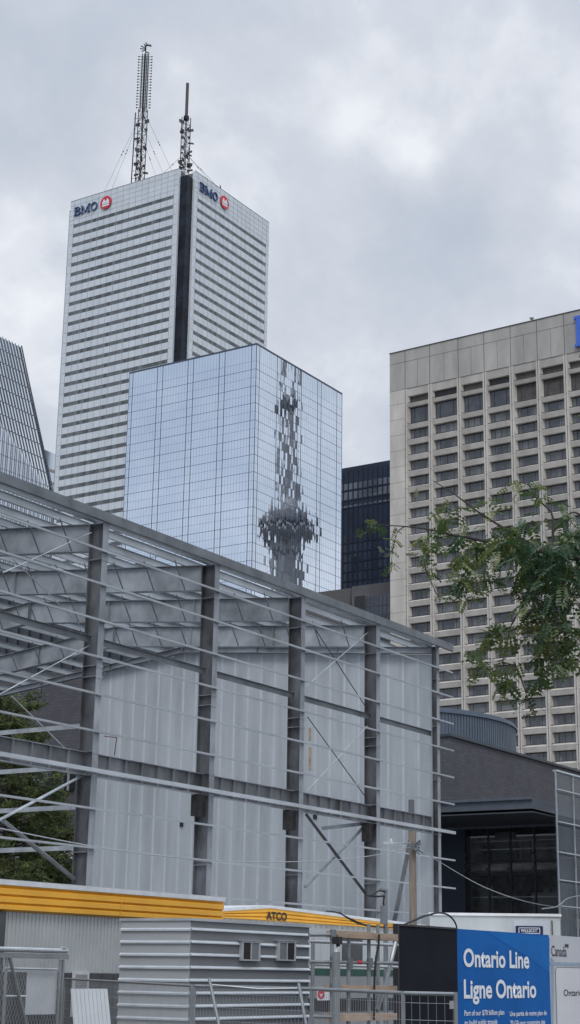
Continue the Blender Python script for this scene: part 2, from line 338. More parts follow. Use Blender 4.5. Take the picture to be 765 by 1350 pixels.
# ---------------------------------------------------------------- white and dark striped office tower
BX, BY, BT = 440.69, 332.92, 297.35
BL, BRX = 390.9, 496.95        # far ends of the two faces
NX, NY = 445.4, 337.36         # the notch at the near corner
def office_tower():
    t = thing('office_tower', (BX, BY, 0), 'tallest tower, white with dark window stripes, a dark recessed corner and two antennas on top', 'skyscraper')
    X2, Y2 = BRX+4.7, BL+4.6
    c = MB()
    c.box(BX+.35, NY, 0, X2-.35, BL, BT-.5); c.box(NX, BY+.35, 0, BRX, NY-.01, BT-.5); c.box(NX, BL+.01, 0, BRX, Y2, BT-.5)
    # notch walls
    c.build('core', M['bmo_win'], t)
    n = MB()
    n.box(BX+.9, BY+.9, 0, NX+.4, NY+.4, BT-3.0)
    n.build('corner_recess', M['bmo_recess'], t)
    for k in range(1, 36):
        z = BT-3.2-4.2*k; nm = MB(); nm.box(BX+.84, NY-3.5, z, BX+.9, NY, z+.35); nm.box(BX+.84, BY+.84, z, NX, BY+.9, z+.35)
        nm.build('recess_spandrel', M['bmo_recess'], t)
    # L face: x = BX, spans NY..BL ; R face: y = BY, spans NX..BRX
    zb = 285.4                  # underside of the first stripe
    pil = 1.95
    for face in ('L', 'R'):
        a0, a1 = (NY, BL) if face == 'L' else (NX, BRX)
        cl = MB(); jt = MB()
        def slab(b, u0, u1, z0, z1, d0=0.0, d1=.35, mi=0):
            if face == 'L': b.box(BX+d0, u0, z0, BX+d1, u1, z1, mi)
            else: b.box(u0, BY+d0, z0, u1, BY+d1, z1, mi)
        slab(cl, a0, a0+pil, 0, BT); slab(cl, a1-pil, a1, 0, BT)
        slab(cl, a0+pil, a1-pil, zb+1.5, BT)
        npan = 16; pw = (a1-a0-2*pil)/npan
        for k in range(0, 68):
            z1 = zb-4.2*k; z0 = z1-2.62
            if z0 < 0: break
            slab(cl, a0+pil, a1-pil, z0, z1)
            w = MB(); slab(w, a0+pil, a1-pil, z0-1.62, z0+.04, .04, .34)
            if k < 34: w.build('window_band', M['bmo_win'], t)
            for j in range(0, npan+1):
                u = a0+pil+j*pw; slab(jt, u-.07, u+.07, z0, z1, -.012, 0)
        w = MB(); slab(w, a0+pil, a1-pil, zb, zb+1.5, .04, .34); w.build('window_band', M['bmo_win'], t)
        for j in range(0, npan+1):
            u = a0+pil+j*pw; slab(jt, u-.07, u+.07, zb+1.5, BT-.1, -.012, 0)
        for z in (BT-2.1, BT-4.25, BT-6.4, BT-8.5):
            slab(jt, a0+.1, a1-.1, z-.07, z+.07, -.014, -.002)
        for z in [zb+1.5-4.2*k for k in range(67)]:
            for q in (a0, a1-pil): slab(jt, q+.1, q+pil-.1, z-.06, z+.06, -.014, -.002)
        slab(jt, a0, a1, BT, BT+.25, -.05, .5)
        cl.build('cladding', M['bmo_panel'], t); jt.build('cladding_joint', M['bmo_joint'], t)
        # edge returns of the cladding beside the recess and the far notches
        r = MB()
        if face == 'L': r.box(BX+.002, a0-.25, 0, BX+1.1, a0-.002, BT); r.box(BX+1.9, a1+.3, 0, BX+4.6, a1+1.9, BT-3)
        else: r.box(a0-.25, BY+.002, 0, a0-.002, BY+1.1, BT); r.box(a1+.3, BY+1.9, 0, a1+1.9, BY+4.6, BT-3)
        r.build('edge_pier', M['bmo_panel'], t)
    # the signs
    def strokes(b, segs, u0, z0, w, h, d):
        for s in segs:
            (xa, ya), (xb, yb), th = s
            pa = (u0+xa*w, z0+ya*h); pb = (u0+xb*w, z0+yb*h)
            if d == 'L': b.bar((BX-.35, NYs(pa[0]), pa[1]), (BX-.35, NYs(pb[0]), pb[1]),   .5, th*h*.95, up=(0, -(pb[1]-pa[1]), -(pb[0]-pa[0])) if False else nrm(pa, pb, 'L'))
            else: b.bar((pa[0], BY-.35, pa[1]), (pb[0], BY-.35, pb[1]),   .5, th*h*.95, up=nrm(pa, pb, 'R'))
    def nrm(pa, pb, d):
        dx, dz = pb[0]-pa[0], pb[1]-pa[1]; l = math.hypot(dx, dz) or 1
        return (0, dz/l, dx/l) if d == 'L' else (-dz/l, 0, dx/l)
    NYs = lambda u: -u          # on the L face reading direction is -Y, so u = -y
    def arc(cx, cy, rx, ry, a0, a1, n, th):
        pts = [(cx+rx*math.cos(R(a0+(a1-a0)*k/n)), cy+ry*math.sin(R(a0+(a1-a0)*k/n))) for k in range(n+1)]
        return [(pts[k], pts[k+1], th) for k in range(n)]
    Bl = [((.24, 0), (.24, 1), .17), ((.0, .03), (.45, .03), .07), ((.0, .97), (.45, .97), .07), ((.24, .52), (.6, .52), .07)] + \
         arc(.5, .75, .34, .23, 90, -90, 8, .12) + arc(.52, .27, .42, .25, 90, -90, 8, .13) + [((.2, .97), (.5, .97), .06), ((.2, .03), (.55, .03), .06)]
    Ml = [((.12, 0), (.12, 1), .07), ((.14, .97), (.5, .08), .15), ((.5, .05), (.86, .97), .08), ((.88, 0), (.88, 1), .15),
          ((-.02, .03), (.28, .03), .06), ((.70, .03), (1.04, .03), .06), ((-.02, .97), (.2, .97), .06), ((.8, .97), (1.04, .97), .06)]
    Ol = arc(.5, .5, .40, .46, 0, 360, 20, .13)
    def sign(d, ax_u0, z0, hgt, wid, cu, cz, rr):
        s = MB(); gap = wid*.02
        ws = [wid*.29, wid*.40, wid*.31]; u = ax_u0
        for w, sg in zip(ws, (Bl, Ml, Ol)):
            strokes(s, sg, u, z0, w*.93, hgt, d); u += w
        so = s.build('sign', M['navy'], t)
        e = MB(); n = 40
        def P(u, z, dep): return (BX-dep, -u, z) if d == 'L' else (u, BY-dep, z)
        ring = [(cu+rr*math.cos(2*math.pi*k/n), cz+rr*math.sin(2*math.pi*k/n)) for k in range(n)]
        e.poly([P(a, b, .55) for a, b in ring]); 
        for k in range(n):
            a, b = ring[k], ring[(k+1) % n]; e.poly([P(*a, .1), P(*b, .1), P(*b, .55), P(*a, .55)])
        eo = e.build('emblem_disc', M['red'], t)
        m = MB()
        def q(pts): m.poly([P(cu+x*rr, cz+y*rr, .58) for x, y in pts])
        q([(-.62, -.55), (.62, -.55), (.62, -.28), (-.62, -.28)])
        q([(-.62, -.2), (-.3, -.2), (-.3, .62), (-.45, .62), (-.62, .1)]) if False else q([(-.62, -.28), (-.62, .12), (-.34, .62), (0, .18), (.34, .62), (.62, .12), (.62, -.28), (0, -.27)][::1])
        m.build('emblem_mark', M['white'], eo)
        k = MB()
        def q2(pts): k.poly([P(cu+x*rr, cz+y*rr, .60) for x, y in pts])
        q2([(-.36, -.05), (-.14, -.05), (-.25, .14)]); q2([(.14, -.05), (.36, -.05), (.25, .14)]); q2([(-.62, -.3), (.62, -.3), (.62, -.22), (-.62, -.22)])
        k.build('emblem_detail', M['navy'], eo)
    a = hx(98.2, 285.5, BX); b = hx(98.4, 275, BX); c = hx(130.2, 272, BX); e = hx(140.6, 267.6, BX); f = hx(133, 267.6, BX)
    sign('L', -a.y, a.z, b.z-a.z, (a.y-c.y), -e.y, e.z, (f.y-e.y)*.93)
    a = hy(262.6, 250.8, BY); b = hy(262.6, 239.5, BY); c = hy(287, 262, BY); e = hy(295.2, 267.3, BY); f = hy(289.7, 267.3, BY)
    sign('R', a.x, a.z, b.z-a.z, (c.x-a.x), e.x, e.z, (e.x-f.x)*.97)
    r = MB(); r.box(452, 352, BT-.5, 490, 385, BT+.2); r.build('roof_deck', M['grey_block'], t)
    return t
office_tower()

def mast(px, pyt, d, zt0, legs, name, label, ztop, thick_to, pole_from=None, whips=False):
    b = hd(px, pyt, d); x, y = b.x, b.y
    t = thing(name, (x, y, BT), label, 'antenna', 'antennas on the roof of the striped tower')
    f = MB(); w = legs; hh = thick_to-BT; n = int(hh/w/1.0)
    cor = [(-w/2, -w/2), (w/2, -w/2), (w/2, w/2), (-w/2, w/2)]
    for cx, cy in cor: f.tube([(x+cx, y+cy, BT-1), (x+cx, y+cy, thick_to)], .19, 5)
    for k in range(n):
        z0 = BT+k*w; z1 = z0+w
        for i in range(4):
            a, c = cor[i], cor[(i+1) % 4]
            if (k+i) % 2: a, c = c, a
            f.tube([(x+a[0], y+a[1], z0), (x+c[0], y+c[1], z1)], .09, 4); f.tube([(x+a[0], y+a[1], z0), (x+c[0], y+c[1], z0)], .07, 4)
    f.build('lattice', M['lattice'], t)
    return t, x, y
t1, ax_, ay_ = mast(192.5, 62, 590, 0, 2.6, 'antenna_mast', 'taller left antenna mast of open dark lattice with guy wires on the striped tower', 0, 342)
u = MB(); zt = hd(195, 60, 590).z
dx, dy = CR.x, CR.y; nn = math.hypot(dx, dy); dx /= nn; dy /= nn
for k in range(0, 40):
    z = 342.8+k*.66
    if z > zt-5: break
    for s in (-1, 1): u.bar((ax_, ay_, z), (ax_+s*dx*1.75, ay_+s*dy*1.75, z), .22, .12)
    if k % 2 == 0:
        for s in (-1, 1): u.box(ax_+s*dx*2.7-.22, ay_+s*dy*2.7-.22, z-.2, ax_+s*dx*2.7+.22, ay_+s*dy*2.7+.22, z+.2); u.bar((ax_, ay_, z), (ax_+s*dx*2.7, ay_+s*dy*2.7, z), .14, .12)
for s in (-1, -.3, .5, 1): u.tube([(ax_+s*dx*1.25, ay_+s*dy*1.25, 341), (ax_+s*dx*1.25, ay_+s*dy*1.25, zt-4)], .22, 5)
u.tube([(ax_, ay_, 340), (ax_, ay_, zt+1.5)], .22, 5)
for k in range(9):
    an = k*.7; u.bar((ax_, ay_, zt-3+.4*k), (ax_+2.4*math.cos(an), ay_+2.4*math.sin(an), zt-2.4+.3*k), .3, .3)
u.build('antenna_array', M['lattice'], t1)
u = MB(); u.tube([(ax_-dx*3.6, ay_-dy*3.6, BT-1), (ax_-dx*3.0, ay_-dy*3.0, 340.5)], .24, 6)
for k in range(12): z = BT+3+k*3.4; u.bar((ax_-dx*3.5, ay_-dy*3.5, z), (ax_, ay_, z), .12, .12)
u.build('whip_pole', M['lattice'], t1)
u = MB()
for k in range(38):
    z = BT+1+random.random()*42; an = random.random()*6.28; r = 1.5+random.random()*1.2
    u.bar((ax_+math.cos(an), ay_+math.sin(an), z), (ax_+r*1.2*math.cos(an), ay_+r*1.2*math.sin(an), z), .16, .8+random.random())
u.build('dipole', M['lattice_red'], t1)
def guys(t, x, y, zs):
    for (px, py, z) in zs:
        e = hd(px, py, 575); e.z = min(e.z, 1e9)
        b = MB(); p0 = Vector((x, y, z)); b.tube([p0, e], .055, 4)
        for q in (.52, .56): m = p0.lerp(e, q); b.tube([m, p0.lerp(e, q+.012)], .22, 5)
        b.build('guy_wire', M['lattice'], t)
guys(t1, ax_, ay_, [(138, 252, 342), (148, 249, 342), (228, 228, 342), (217, 233, 335), (207, 236, 330)])
t2, bx_, by_ = mast(247.5, 110, 580, 0, 2.5, 'antenna_mast', 'shorter right antenna mast, lattice below a plain grey pole, on the striped tower', 0, hd(247, 155, 580).z)
u = MB(); z0 = hd(247, 155, 580).z; z1 = hd(249, 110, 580).z
u.tube([(bx_, by_, z0-1), (bx_, by_, z1-.4), (bx_, by_, z1)], .62, 10); u.build('top_pole', M['lattice_red'], t2)
u = MB(); u.lathe([(0, z0+1.0), (1.1, z0+.5), (1.2, z0-1.0), (0, z0-1.2)], 12, bx_, by_); u.build('collar', M['lattice'], t2)
u = MB()
for k in range(60):
    z = BT+1+random.random()*(z0-BT-2); an = random.random()*6.28; r = 1.4+random.random()*1.3
    u.bar((bx_+math.cos(an), by_+math.sin(an), z), (bx_+r*1.3*math.cos(an), by_+r*1.3*math.sin(an), z), .16, .5+random.random()*.9)
u.build('dipole', M['lattice_red'], t2)
guys(t2, bx_, by_, [(214, 230, 318), (283, 242, 318), (275, 237, 318), (236, 224, 318)])
w = thing('rooftop_whip', hy(291.5, 249, BY+4), 'short black whip aerial on the roof edge right of the two antenna masts', 'antenna'); w.location.z = BT; w['_w'] = tuple(w.location)
b = MB(); p = Vector(w['_w']); b.tube([p, p+Vector((.1, 0, 2.6)), p+Vector((-.2, .3, 5.2))], .22, 6); b.build('rod', M['lattice'], w)
for px in (211, 216):
    p = hd(px, 229.5, 600); p = Vector((p.x, p.y, BT-.3)); b = MB(); b.tube([p, p+Vector((0, 0, 2.4))], .3, 6); b.box(p.x-.7, p.y-.7, p.z+2.0, p.x+.7, p.y+.7, p.z+3.2)
    tag(b.build('roof_vent', M['lattice'], world=p), 'small dark vent between the two antenna masts', 'roof vent', 'vents on the striped tower roof')

# ---------------------------------------------------------------- mirrored tower
GX, GY, GT = 272.92, 185.51, 135.4
def mirror_tower():
    t = thing('mirrored_tower', (GX, GY, 0), 'blue mirrored glass office block showing the reflection of an observation tower', 'office building')
    X2, Y2 = 309.75, 221.04
    c = MB(); c.box(GX+.1, GY+.1, 0, X2-.1, Y2-.1, GT-.4); c.build('core', M['mullion_dark'], t)
    # bay lines measured from the near corner
    bays = [0, 1.3]; u = 1.3
    for k in range(4):
        bays.append(u+7.12); u += 7.12
        if k < 3: bays.append(u+1.55); u += 1.55
    levels = [GT]; z = 129.7
    rows = [(GT, 131.65), (131.65, 129.7)]
    while z > 4: rows += [(z, z-1.95), (z-1.95, z-3.95)]; z -= 3.95
    rng = random.Random(3)
    for face in ('L', 'R'):
        W_ = (Y2-GY) if face == 'L' else (X2-GX); bl = [b for b in bays] + [W_]
        gl = MB(); mu = MB(); md = MB()
        def P(u, z, d): return (GX-d, GY+u, z) if face == 'L' else (GX+u, GY-d, z)
        edges = []
        for i in range(len(bl)-1):
            n = 9 if bl[i+1]-bl[i] > 5 else 2
            for k in range(n): edges.append((bl[i]+(bl[i+1]-bl[i])*k/n, bl[i]+(bl[i+1]-bl[i])*(k+1)/n))
        for (u0, u1) in edges:
            for (za, zb) in rows:
                s = .0021 if face == 'R' else .0009
                a = rng.gauss(0, s); b = rng.gauss(0, s*.8); w2 = (u1-u0)/2; h2 = (za-zb)/2
                def dd(su, sz): return .02 + su*w2*a + sz*h2*b
                # a pillowed pane: centre a touch proud or hollow
                q = [P(u0, zb, dd(-1, -1)), P(u1, zb, dd(1, -1)), P(u1, za, dd(1, 1)), P(u0, za, dd(-1, 1))]
                if face == 'L': q = q[::-1]
                gl.poly(q)
        def strip(b, u0, u1, z0, z1, d):
            p = [P(u0, z0, 0), P(u1, z0, 0), P(u1, z0, d), P(u0, z0, d)]; q = [P(u0, z1, 0), P(u1, z1, 0), P(u1, z1, d), P(u0, z1, d)]
            b.hexa(p, q)
        for (u0, u1) in edges[1:]: strip(mu, u0-.018, u0+.018, 0, GT, .03)
        for b_ in bays[1:]: strip(md, b_-.07, b_+.07, 0, GT, .06)
        for i, (za, zb) in enumerate(rows):
            if i % 2: strip(md, 0, W_, zb-.045, zb+.045, .04)
            else: strip(mu, 0, W_, zb-.025, zb+.025, .03)
        strip(md, -.05 if face == 'L' else 0, W_, GT, GT+.35, .12)
        strip(mu, 0, .07, 0, GT, .08); strip(mu, W_-.1, W_, 0, GT, .08)
        gl.build('glass_facade', M['glass_l'] if face == 'L' else M['glass_r'], t); mu.build('mullion_grid', M['mullion'], t); md.build('floor_band', M['mullion_dark'], t)
    r = MB(); r.box(GX+6, GY+8, GT-.3, X2-6, Y2-6, GT+1.0); r.build('roof_plant', M['mullion_dark'], t)
mirror_tower()

# observation tower standing behind the photographer, seen only in the glass
V = hd(378.5, 700, 1230); OX, OY = V.x, 2*GY-V.y
t = thing('observation_tower', (OX, OY, 0), 'tall concrete observation tower with a round pod, reflected in the mirrored block', 'tower')
b = MB(); b.lathe([(33, 0), (22, 60), (16, 150), (13.5, 250), (11.5, 318)], 24, OX, OY); b.lathe([(6.6, 366), (5.2, 438)], 20, OX, OY); b.build('shaft', M['concrete_tower'], t, True)
b = MB(); b.lathe([(10, 318), (13, 322), (13, 330), (20, 334), (23.5, 338), (20.5, 341.5)], 48, OX, OY); b.lathe([(22, 347.5), (22, 349.5), (18, 350), (18, 354), (13, 356), (10, 362), (7, 366)], 48, OX, OY); b.build('pod_shell', M['concrete_tower'], t)
b = MB(); b.lathe([(20.5, 341.5), (22.6, 344), (22, 347.5)], 48, OX, OY); b.build('pod_windows', M['pod_dark'], t)
b = MB(); b.lathe([(5.2, 438), (7.4, 443), (7.6, 450), (5, 455), (2.6, 457)], 32, OX, OY); b.build('upper_pod', M['pod_dark'], t)
b = MB(); b.lathe([(2.6, 457), (2.4, 495), (2.0, 500), (1.6, 530), (.5, 553)], 12, OX, OY); b.build('spire', M['concrete_tower'], t)

# ---------------------------------------------------------------- black tower and low grey block
def black_tower():
    X = 340.0; a = hx(450, 617.5, X); e = hx(520, 606, X); T = (a.z+e.z)/2
    Y1, Y0 = a.y+12, e.y-14
    t = thing('black_tower', (X, Y0, 0), 'black steel and glass tower between the mirrored block and the concrete hotel', 'office building')
    c = MB(); c.box(X, Y0, 0, X+40, Y1, T); c.build('body', M['black_clad'], t)
    zs = lambda py: hx(482, py, X).z
    bands = [(zs(634), zs(642), 1), (zs(645), zs(655), 1), (zs(663), zs(665.2), 1)]
    z = zs(702)
    while z > 20: bands.append((z, z-2.0, 0)); z -= (zs(702)-zs(714.6))
    wl = MB(); wd = MB(); fn = MB(); w = 1.45
    ny = int((Y1-Y0)/w)
    for z1, z0, lit in bands:
        for k in range(ny):
            b_ = wl if lit else wd
            b_.box(X-.04, Y0+k*w+.2, z0, X, Y0+(k+1)*w-.2, z1)
    for k in range(ny+1): fn.box(X-.14, Y0+k*w-.05, 0, X-.003, Y0+k*w+.07, T-1)
    for z1, z0, lit in bands: fn.box(X-.12, Y0, z0-.35, X-.045, Y1, z0-.1)
    wl.build('upper_windows', M['black_glass_lit'], t); wd.build('lower_windows', M['black_glass'], t); fn.build('mullions', M['black_clad'], t)
black_tower()
def low_block():
    X = 262.0; a = hx(415, 782.4, X); e = hx(463, 774, X); T1 = (a.z+e.z)/2
    t = thing('grey_block', (X, 140, 0), 'dark grey low block with tiled wall at the foot of the black tower', 'building')
    f = hx(462, 780, X)
    b = MB(); b.box(X, f.y, 0, X+26, a.y+16, T1); b.build('dark_wing', M['joint'], t)
    h = hx(490, 770, X-2)
    b = MB(); b.box(X-2, 130, 0, X+20, hx(464, 790, X-2).y, h.z); b.build('body', M['grey_block'], t)
    b = MB(); p = hx(479, 785, X-2); q = hx(516, 782, X-2)
    for k in range(8):
        for j in range(14):
            y1 = p.y-k*(p.y-q.y)/7; b.box(X-2.08, y1-(p.y-q.y)/7+.12, p.z-2.4-j*2.2, X-2.003, y1-.12, p.z-.4-j*2.2)
    b.build('window_grid', M['black_glass'], t)
    b = MB(); p = hx(473.5, 786, X-2); b.box(X-2.1, p.y-1.3, p.z-30, X-2.003, p.y+1.0, p.z); b.build('slot_window', M['frame_dark'], t)
low_block()

# ---------------------------------------------------------------- concrete hotel
def hotel():
    H = hd(513.9, 466.8, 275); ang = R(55.198-57.173)
    t_ = Vector((math.sin(ang), -math.cos(ang), 0)); n_ = Vector((-t_.y, t_.x, 0))      # n_ points into the building
    if n_.x < 0: n_ = -n_
    T = 111.5
    t = thing('concrete_hotel', (H.x, H.y, 0), 'pale precast concrete hotel block with a grid of recessed curtained windows and a blue letter', 'hotel')
    def P(u, d, z): q = Vector((H.x, H.y, 0)) + t_*u + n_*d; return (q.x, q.y, z)
    def bx(b, u0, u1, d0, d1, z0, z1, mi=0): b.hexa([P(u0, d0, z0), P(u1, d0, z0), P(u1, d1, z0), P(u0, d1, z0)], [P(u0, d0, z1), P(u1, d0, z1), P(u1, d1, z1), P(u0, d1, z1)], mi)
    jn = [3.25, 8.38, 14.2, 19.35, 24.55, 29.63, 34.75, 39.9, 45.05, 50.2, 55.3]
    UE = 58.5
    c = MB(); bx(c, .05, UE-.05, 1.0, 26, 0, T-.2); c.build('core', M['concrete'], t)
    c = MB()
    bx(c, 0, 3.25, 0, 1, 0, 104); bx(c, 55.3, UE, 0, 1, 0, 104)
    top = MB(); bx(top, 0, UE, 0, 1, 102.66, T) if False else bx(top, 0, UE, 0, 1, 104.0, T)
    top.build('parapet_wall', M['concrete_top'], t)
    rows = [(101.55, 102.62, 'slot'), (97.5, 100.5, 'tall')]
    z = 96.3
    while z-1.68 > 6: rows.append((z-1.68, z, 'win')); z -= 2.968
    # spandrels and piers, with sloping sills and splayed reveals
    for i in range(len(jn)-1):
        a, b_ = jn[i], jn[i+1]; m = .58
        bx(c, a, a+m*.62, 0, 1, 0, 104); bx(c, b_-m*.62, b_, 0, 1, 0, 104)
        prev = 104.0
        for (z0, z1, k) in rows:
            # spandrel between prev and z1
            u0, u1 = a+m*.62, b_-m*.62
            c.hexa([P(u0, .28, z1), P(u1, .28, z1), P(u1, 1, z1), P(u0, 1, z1)], [P(u0, .06, prev-.42 if prev < 104 else prev), P(u1, .06, prev-.42 if prev < 104 else prev), P(u1, 1, prev), P(u0, 1, prev)])
            if prev < 104: c.hexa([P(u0, .06, prev-.419), P(u1, .06, prev-.419), P(u1, 1, prev-.419), P(u0, 1, prev-.419)][0:4], [P(u0, .10, prev-.30), P(u1, .10, prev-.30), P(u1, 1, prev+.001), P(u0, 1, prev+.001)]) if False else None
            # splayed reveals
            c.hexa([P(u0, .06, z0), P(u0+.02, .06, z0), P(u0+.28, 1, z0), P(u0, 1, z0)], [P(u0, .06, z1), P(u0+.02, .06, z1), P(u0+.28, 1, z1), P(u0, 1, z1)])
            c.hexa([P(u1-.02, .06, z0), P(u1, .06, z0), P(u1, 1, z0), P(u1-.28, 1, z0)], [P(u1-.02, .06, z1), P(u1, .06, z1), P(u1, 1, z1), P(u1-.28, 1, z1)])
            prev = z0
        bx(c, a+m*.62, b_-m*.62, .06, 1, 0, prev)
    c.build('facade', M['concrete'], t)
    j = MB()
    for u in jn: bx(j, u-.055, u+.055, -.004, 0, 5, T)
    for i in range(len(jn)-1):
        m = (jn[i]+jn[i+1])/2; bx(j, m-.03, m+.03, -.004, 0, 104.0, 109.3)
    bx(j, 0, UE, -.006, -.001, 109.25, 109.33); bx(j, 0, UE, -.006, -.001, 104.0, 104.07)
    zz_ = 101.4
    while zz_ > 8: bx(j, .0, 3.2, -.006, -.001, zz_-.025, zz_+.025); zz_ -= 2.968
    for (z0, z1, k) in rows[1:]:
        for u in jn: bx(j, u-.34, u+.34, -.007, -.002, z0-.62, z0-.585)
    j.build('panel_joints', M['joint'], t)
    cap = MB(); bx(cap, -.05, UE+.05, -.12, 1.2, T, T+.12); cap.build('coping', M['joint'], t)
    # windows: 100 nearest as parts, the rest as one
    rng = random.Random(11); rest = MB(); cnt = 0
    order = []
    for ri, (z0, z1, k) in enumerate(rows):
        for i in range(len(jn)-1): order.append((ri, i, z0, z1, k))
    vis = [o for o in order if o[1] < 8 and o[2] > 33]
    vis.sort(key=lambda o: -(o[1]*1.0 + (3 if o[4] == 'tall' else 0)))
    own = set((o[0], o[1]) for o in vis[:100])
    def win(b, i, z0, z1, k, r):
        u0, u1 = jn[i]+.52, jn[i+1]-.52
        lit = r.random()
        if k == 'slot':
            bx(b, u0, u1, .80, .99, z0, z1, 3 if i in (1, 3) else 2)
            return
        bx(b, u0, u1, .90, .985, z0, z1, 0)
        # curtains: panels either side drawn by differing amounts
        w = u1-u0; l = w*r.uniform(.16, .3); rr = w*r.uniform(.16, .3)
        if k == 'tall' and i < 4: l = rr = 0
        if k == 'tall' and i >= 4: bx(b, u0, u1, .885, .899, z0, z1, 2)
        if l and k != 'tall':
            if lit > .62: bx(b, u0+.04, u1-.04, .885, .899, z0+.05, z1-.05, 1)
            else: bx(b, u0+.04, u0+l, .885, .899, z0+.05, z1-.05, 1); bx(b, u1-rr, u1-.04, .885, .899, z0+.05, z1-.05, 1)
        for q in ((0, .04), (1, -.04)): uu = u0 if q[0] == 0 else u1; bx(b, min(uu, uu+q[1]), max(uu, uu+q[1]), .84, .90, z0, z1, 3)
        for q in (.22, .78): bx(b, u0+w*q-.03, u0+w*q+.03, .84, .884, z0+.05, z1-.05, 3)
        if k == 'win' and r.random() < .35: bx(b, u0+w*.5-.02, u0+w*.5+.02, .84, .884, z0+.05, z1-.05, 3)
        bx(b, u0, u1, .84, .90, z1-.14, z1, 3); bx(b, u0, u1, .84, .90, z0, z0+.05, 3)
    mats = [M['hotel_glass'], M['curtain'], M['louver'], M['frame_dark']]
    for (ri, i, z0, z1, k) in order:
        if (ri, i) in own:
            b = MB(); win(b, i, z0, z1, k, rng); b.build('window', mats, t)
        else: win(rest, i, z0, z1, k, rng)
    tag(rest.build('window', mats, t), kind='stuff')
    # blue letter: stem with serifs, crossbar and second stem beyond the frame
    b = MB()
    def hh(x, y): v = dr(x, y); p = CAMP + v*((Vector((H.x, H.y, 0))-CAMP).dot(n_)/v.dot(n_)); return (p-Vector((H.x, H.y, 0))).dot(t_), p.z
    u0, z1 = hh(758.2, 418.8); _, z0 = hh(758.2, 459)
    for k in (0, 3.6):
        bx(b, u0+.35+k, u0+1.7+k, -.55, -.15, z0, z1); bx(b, u0+k, u0+2.05+k, -.56, -.14, z1-.5, z1+.003); bx(b, u0+k, u0+2.05+k, -.56, -.14, z0-.003, z0+.5)
    bx(b, u0+1.6, u0+4.0, -.5, -.2, (z0+z1)/2-.4, (z0+z1)/2+.4)
    b.build('letter_sign', M['hblue'], t)
    b = MB(); q = Vector(P(28.6, .4, T)); b.tube([q, q+Vector((0, 0, .7))], .08, 6); b.lathe([(.0, T+1.1), (.3, T+1.0), (.42, T+.75), (.3, T+.5), (0, T+.4)], 12, q.x, q.y); b.build('rooftop_dish', M['galv'], t)
M['louver'] = mat('hotel_louver', (.075, .07, .068), .7, 0, .2, 1)
hotel()

# ---------------------------------------------------------------- fluted tower on the left and the pale building behind it
def fluted():
    Y = 330.0                                 # facade plane along the street
    t = thing('fluted_tower', hy(30, 700, Y), 'grey glass tower with close dark vertical fins leaning back to a slanted right edge', 'office building')
    t.location.z = 0; t['_w'] = tuple(t.location)
    tr = hy(32.5, 456.5, Y); er = hy(69, 646, Y); base = hy(77, 700, Y)
    # crease between the leaning upper facet and the upright lower facet
    def lean(p, k): q = Vector(p); q.y += k; return q
    z_cr = lambda x: er.z + (er.x-x)*(hy(0, 556, Y).z-er.z)/(er.x-hy(0, 556, Y).x)
    T = tr.z; sl = (er.x-tr.x)/(tr.z-er.z)    # slope of the right edge: x per metre of height
    step = (hy(33, 457, Y).x-hy(0, 443, Y).x)/7.6
    g_ = MB(); f_ = MB(); fr = MB()
    X0 = er.x-60
    # upright lower glass
    g_.poly([(X0, Y, 0), (er.x+.9, Y, 0), (er.x+.9, Y, er.z-3), (X0, Y, z_cr(X0))])
    # leaning upper glass (leans back 3 degrees)
    def bk(x, z): return .05*max(0, z-z_cr(x))
    g_.poly([(X0, Y, z_cr(X0)), (er.x+.9, Y, er.z-3), (tr.x, Y+bk(tr.x, T), T), (X0, Y+bk(X0, T), T)])
    n = int(80/step)
    for k in range(-3, n):
        xt = tr.x-k*step                      # where this fin would meet the top
        # parallel to the right edge down to the crease
        z = T; x = xt
        for _ in range(400):
            if z <= z_cr(x) or z < 30: break
            z -= .5; x += sl*.5
        if x < X0 or x > er.x+1: continue
        if xt > X0 and xt <= tr.x+.1: f_.bar((xt, Y+bk(xt, T)-.35, T+.25), (x, Y-.35, z), .22, .16, up=(0, 1, 0))
        elif xt > tr.x:                       # short fins that stop on the slanted edge
            zt = er.z + (er.x-x)/max(sl, 1e-4) if sl else T
            pass
        f_.bar((x, Y-.35, z), (x, Y-.35, 0), .22, .16, up=(0, 1, 0))
    f_.bar((tr.x, Y+bk(tr.x, T)-.3, T+.5), (er.x+1.0, Y-.3, er.z-4), .22, .4, up=(0, 1, 0)); f_.bar((er.x+1.0, Y-.3, er.z-4), (er.x+1.3, Y-.3, 0), .22, .4, up=(0, 1, 0))
    # floor lines
    z = T-3.9
    while z > 0:
        xr = tr.x+sl*(T-z) if z > er.z else er.x+.9
        zc = z
        # part of the line on the leaning facet, part on the upright one
        xs = [X0+(xr-X0)*k/14 for k in range(15)]
        for a, b in zip(xs, xs[1:]):
            fr.bar((a, Y+bk(a, z)-.06, z), (b, Y+bk(b, z)-.06, z), .12, .16)
        z -= 4.3
    fr.build('floor_edges', M['galv'], t); g_.build('glass_wall', M['fin_glass'], t); f_.build('vertical_fins', M['fin'], t)
    b = MB(); b.hexa([(X0, Y+.2, 0), (er.x+.8, Y+.2, 0), (er.x+.8, Y+20, 0), (X0, Y+20, 0)], [(X0, Y+8, T-1), (tr.x-.3, Y+8, T-1), (tr.x-.3, Y+20, T-1), (X0, Y+20, T-1)]); b.build('body', M['fin'], t)
fluted()
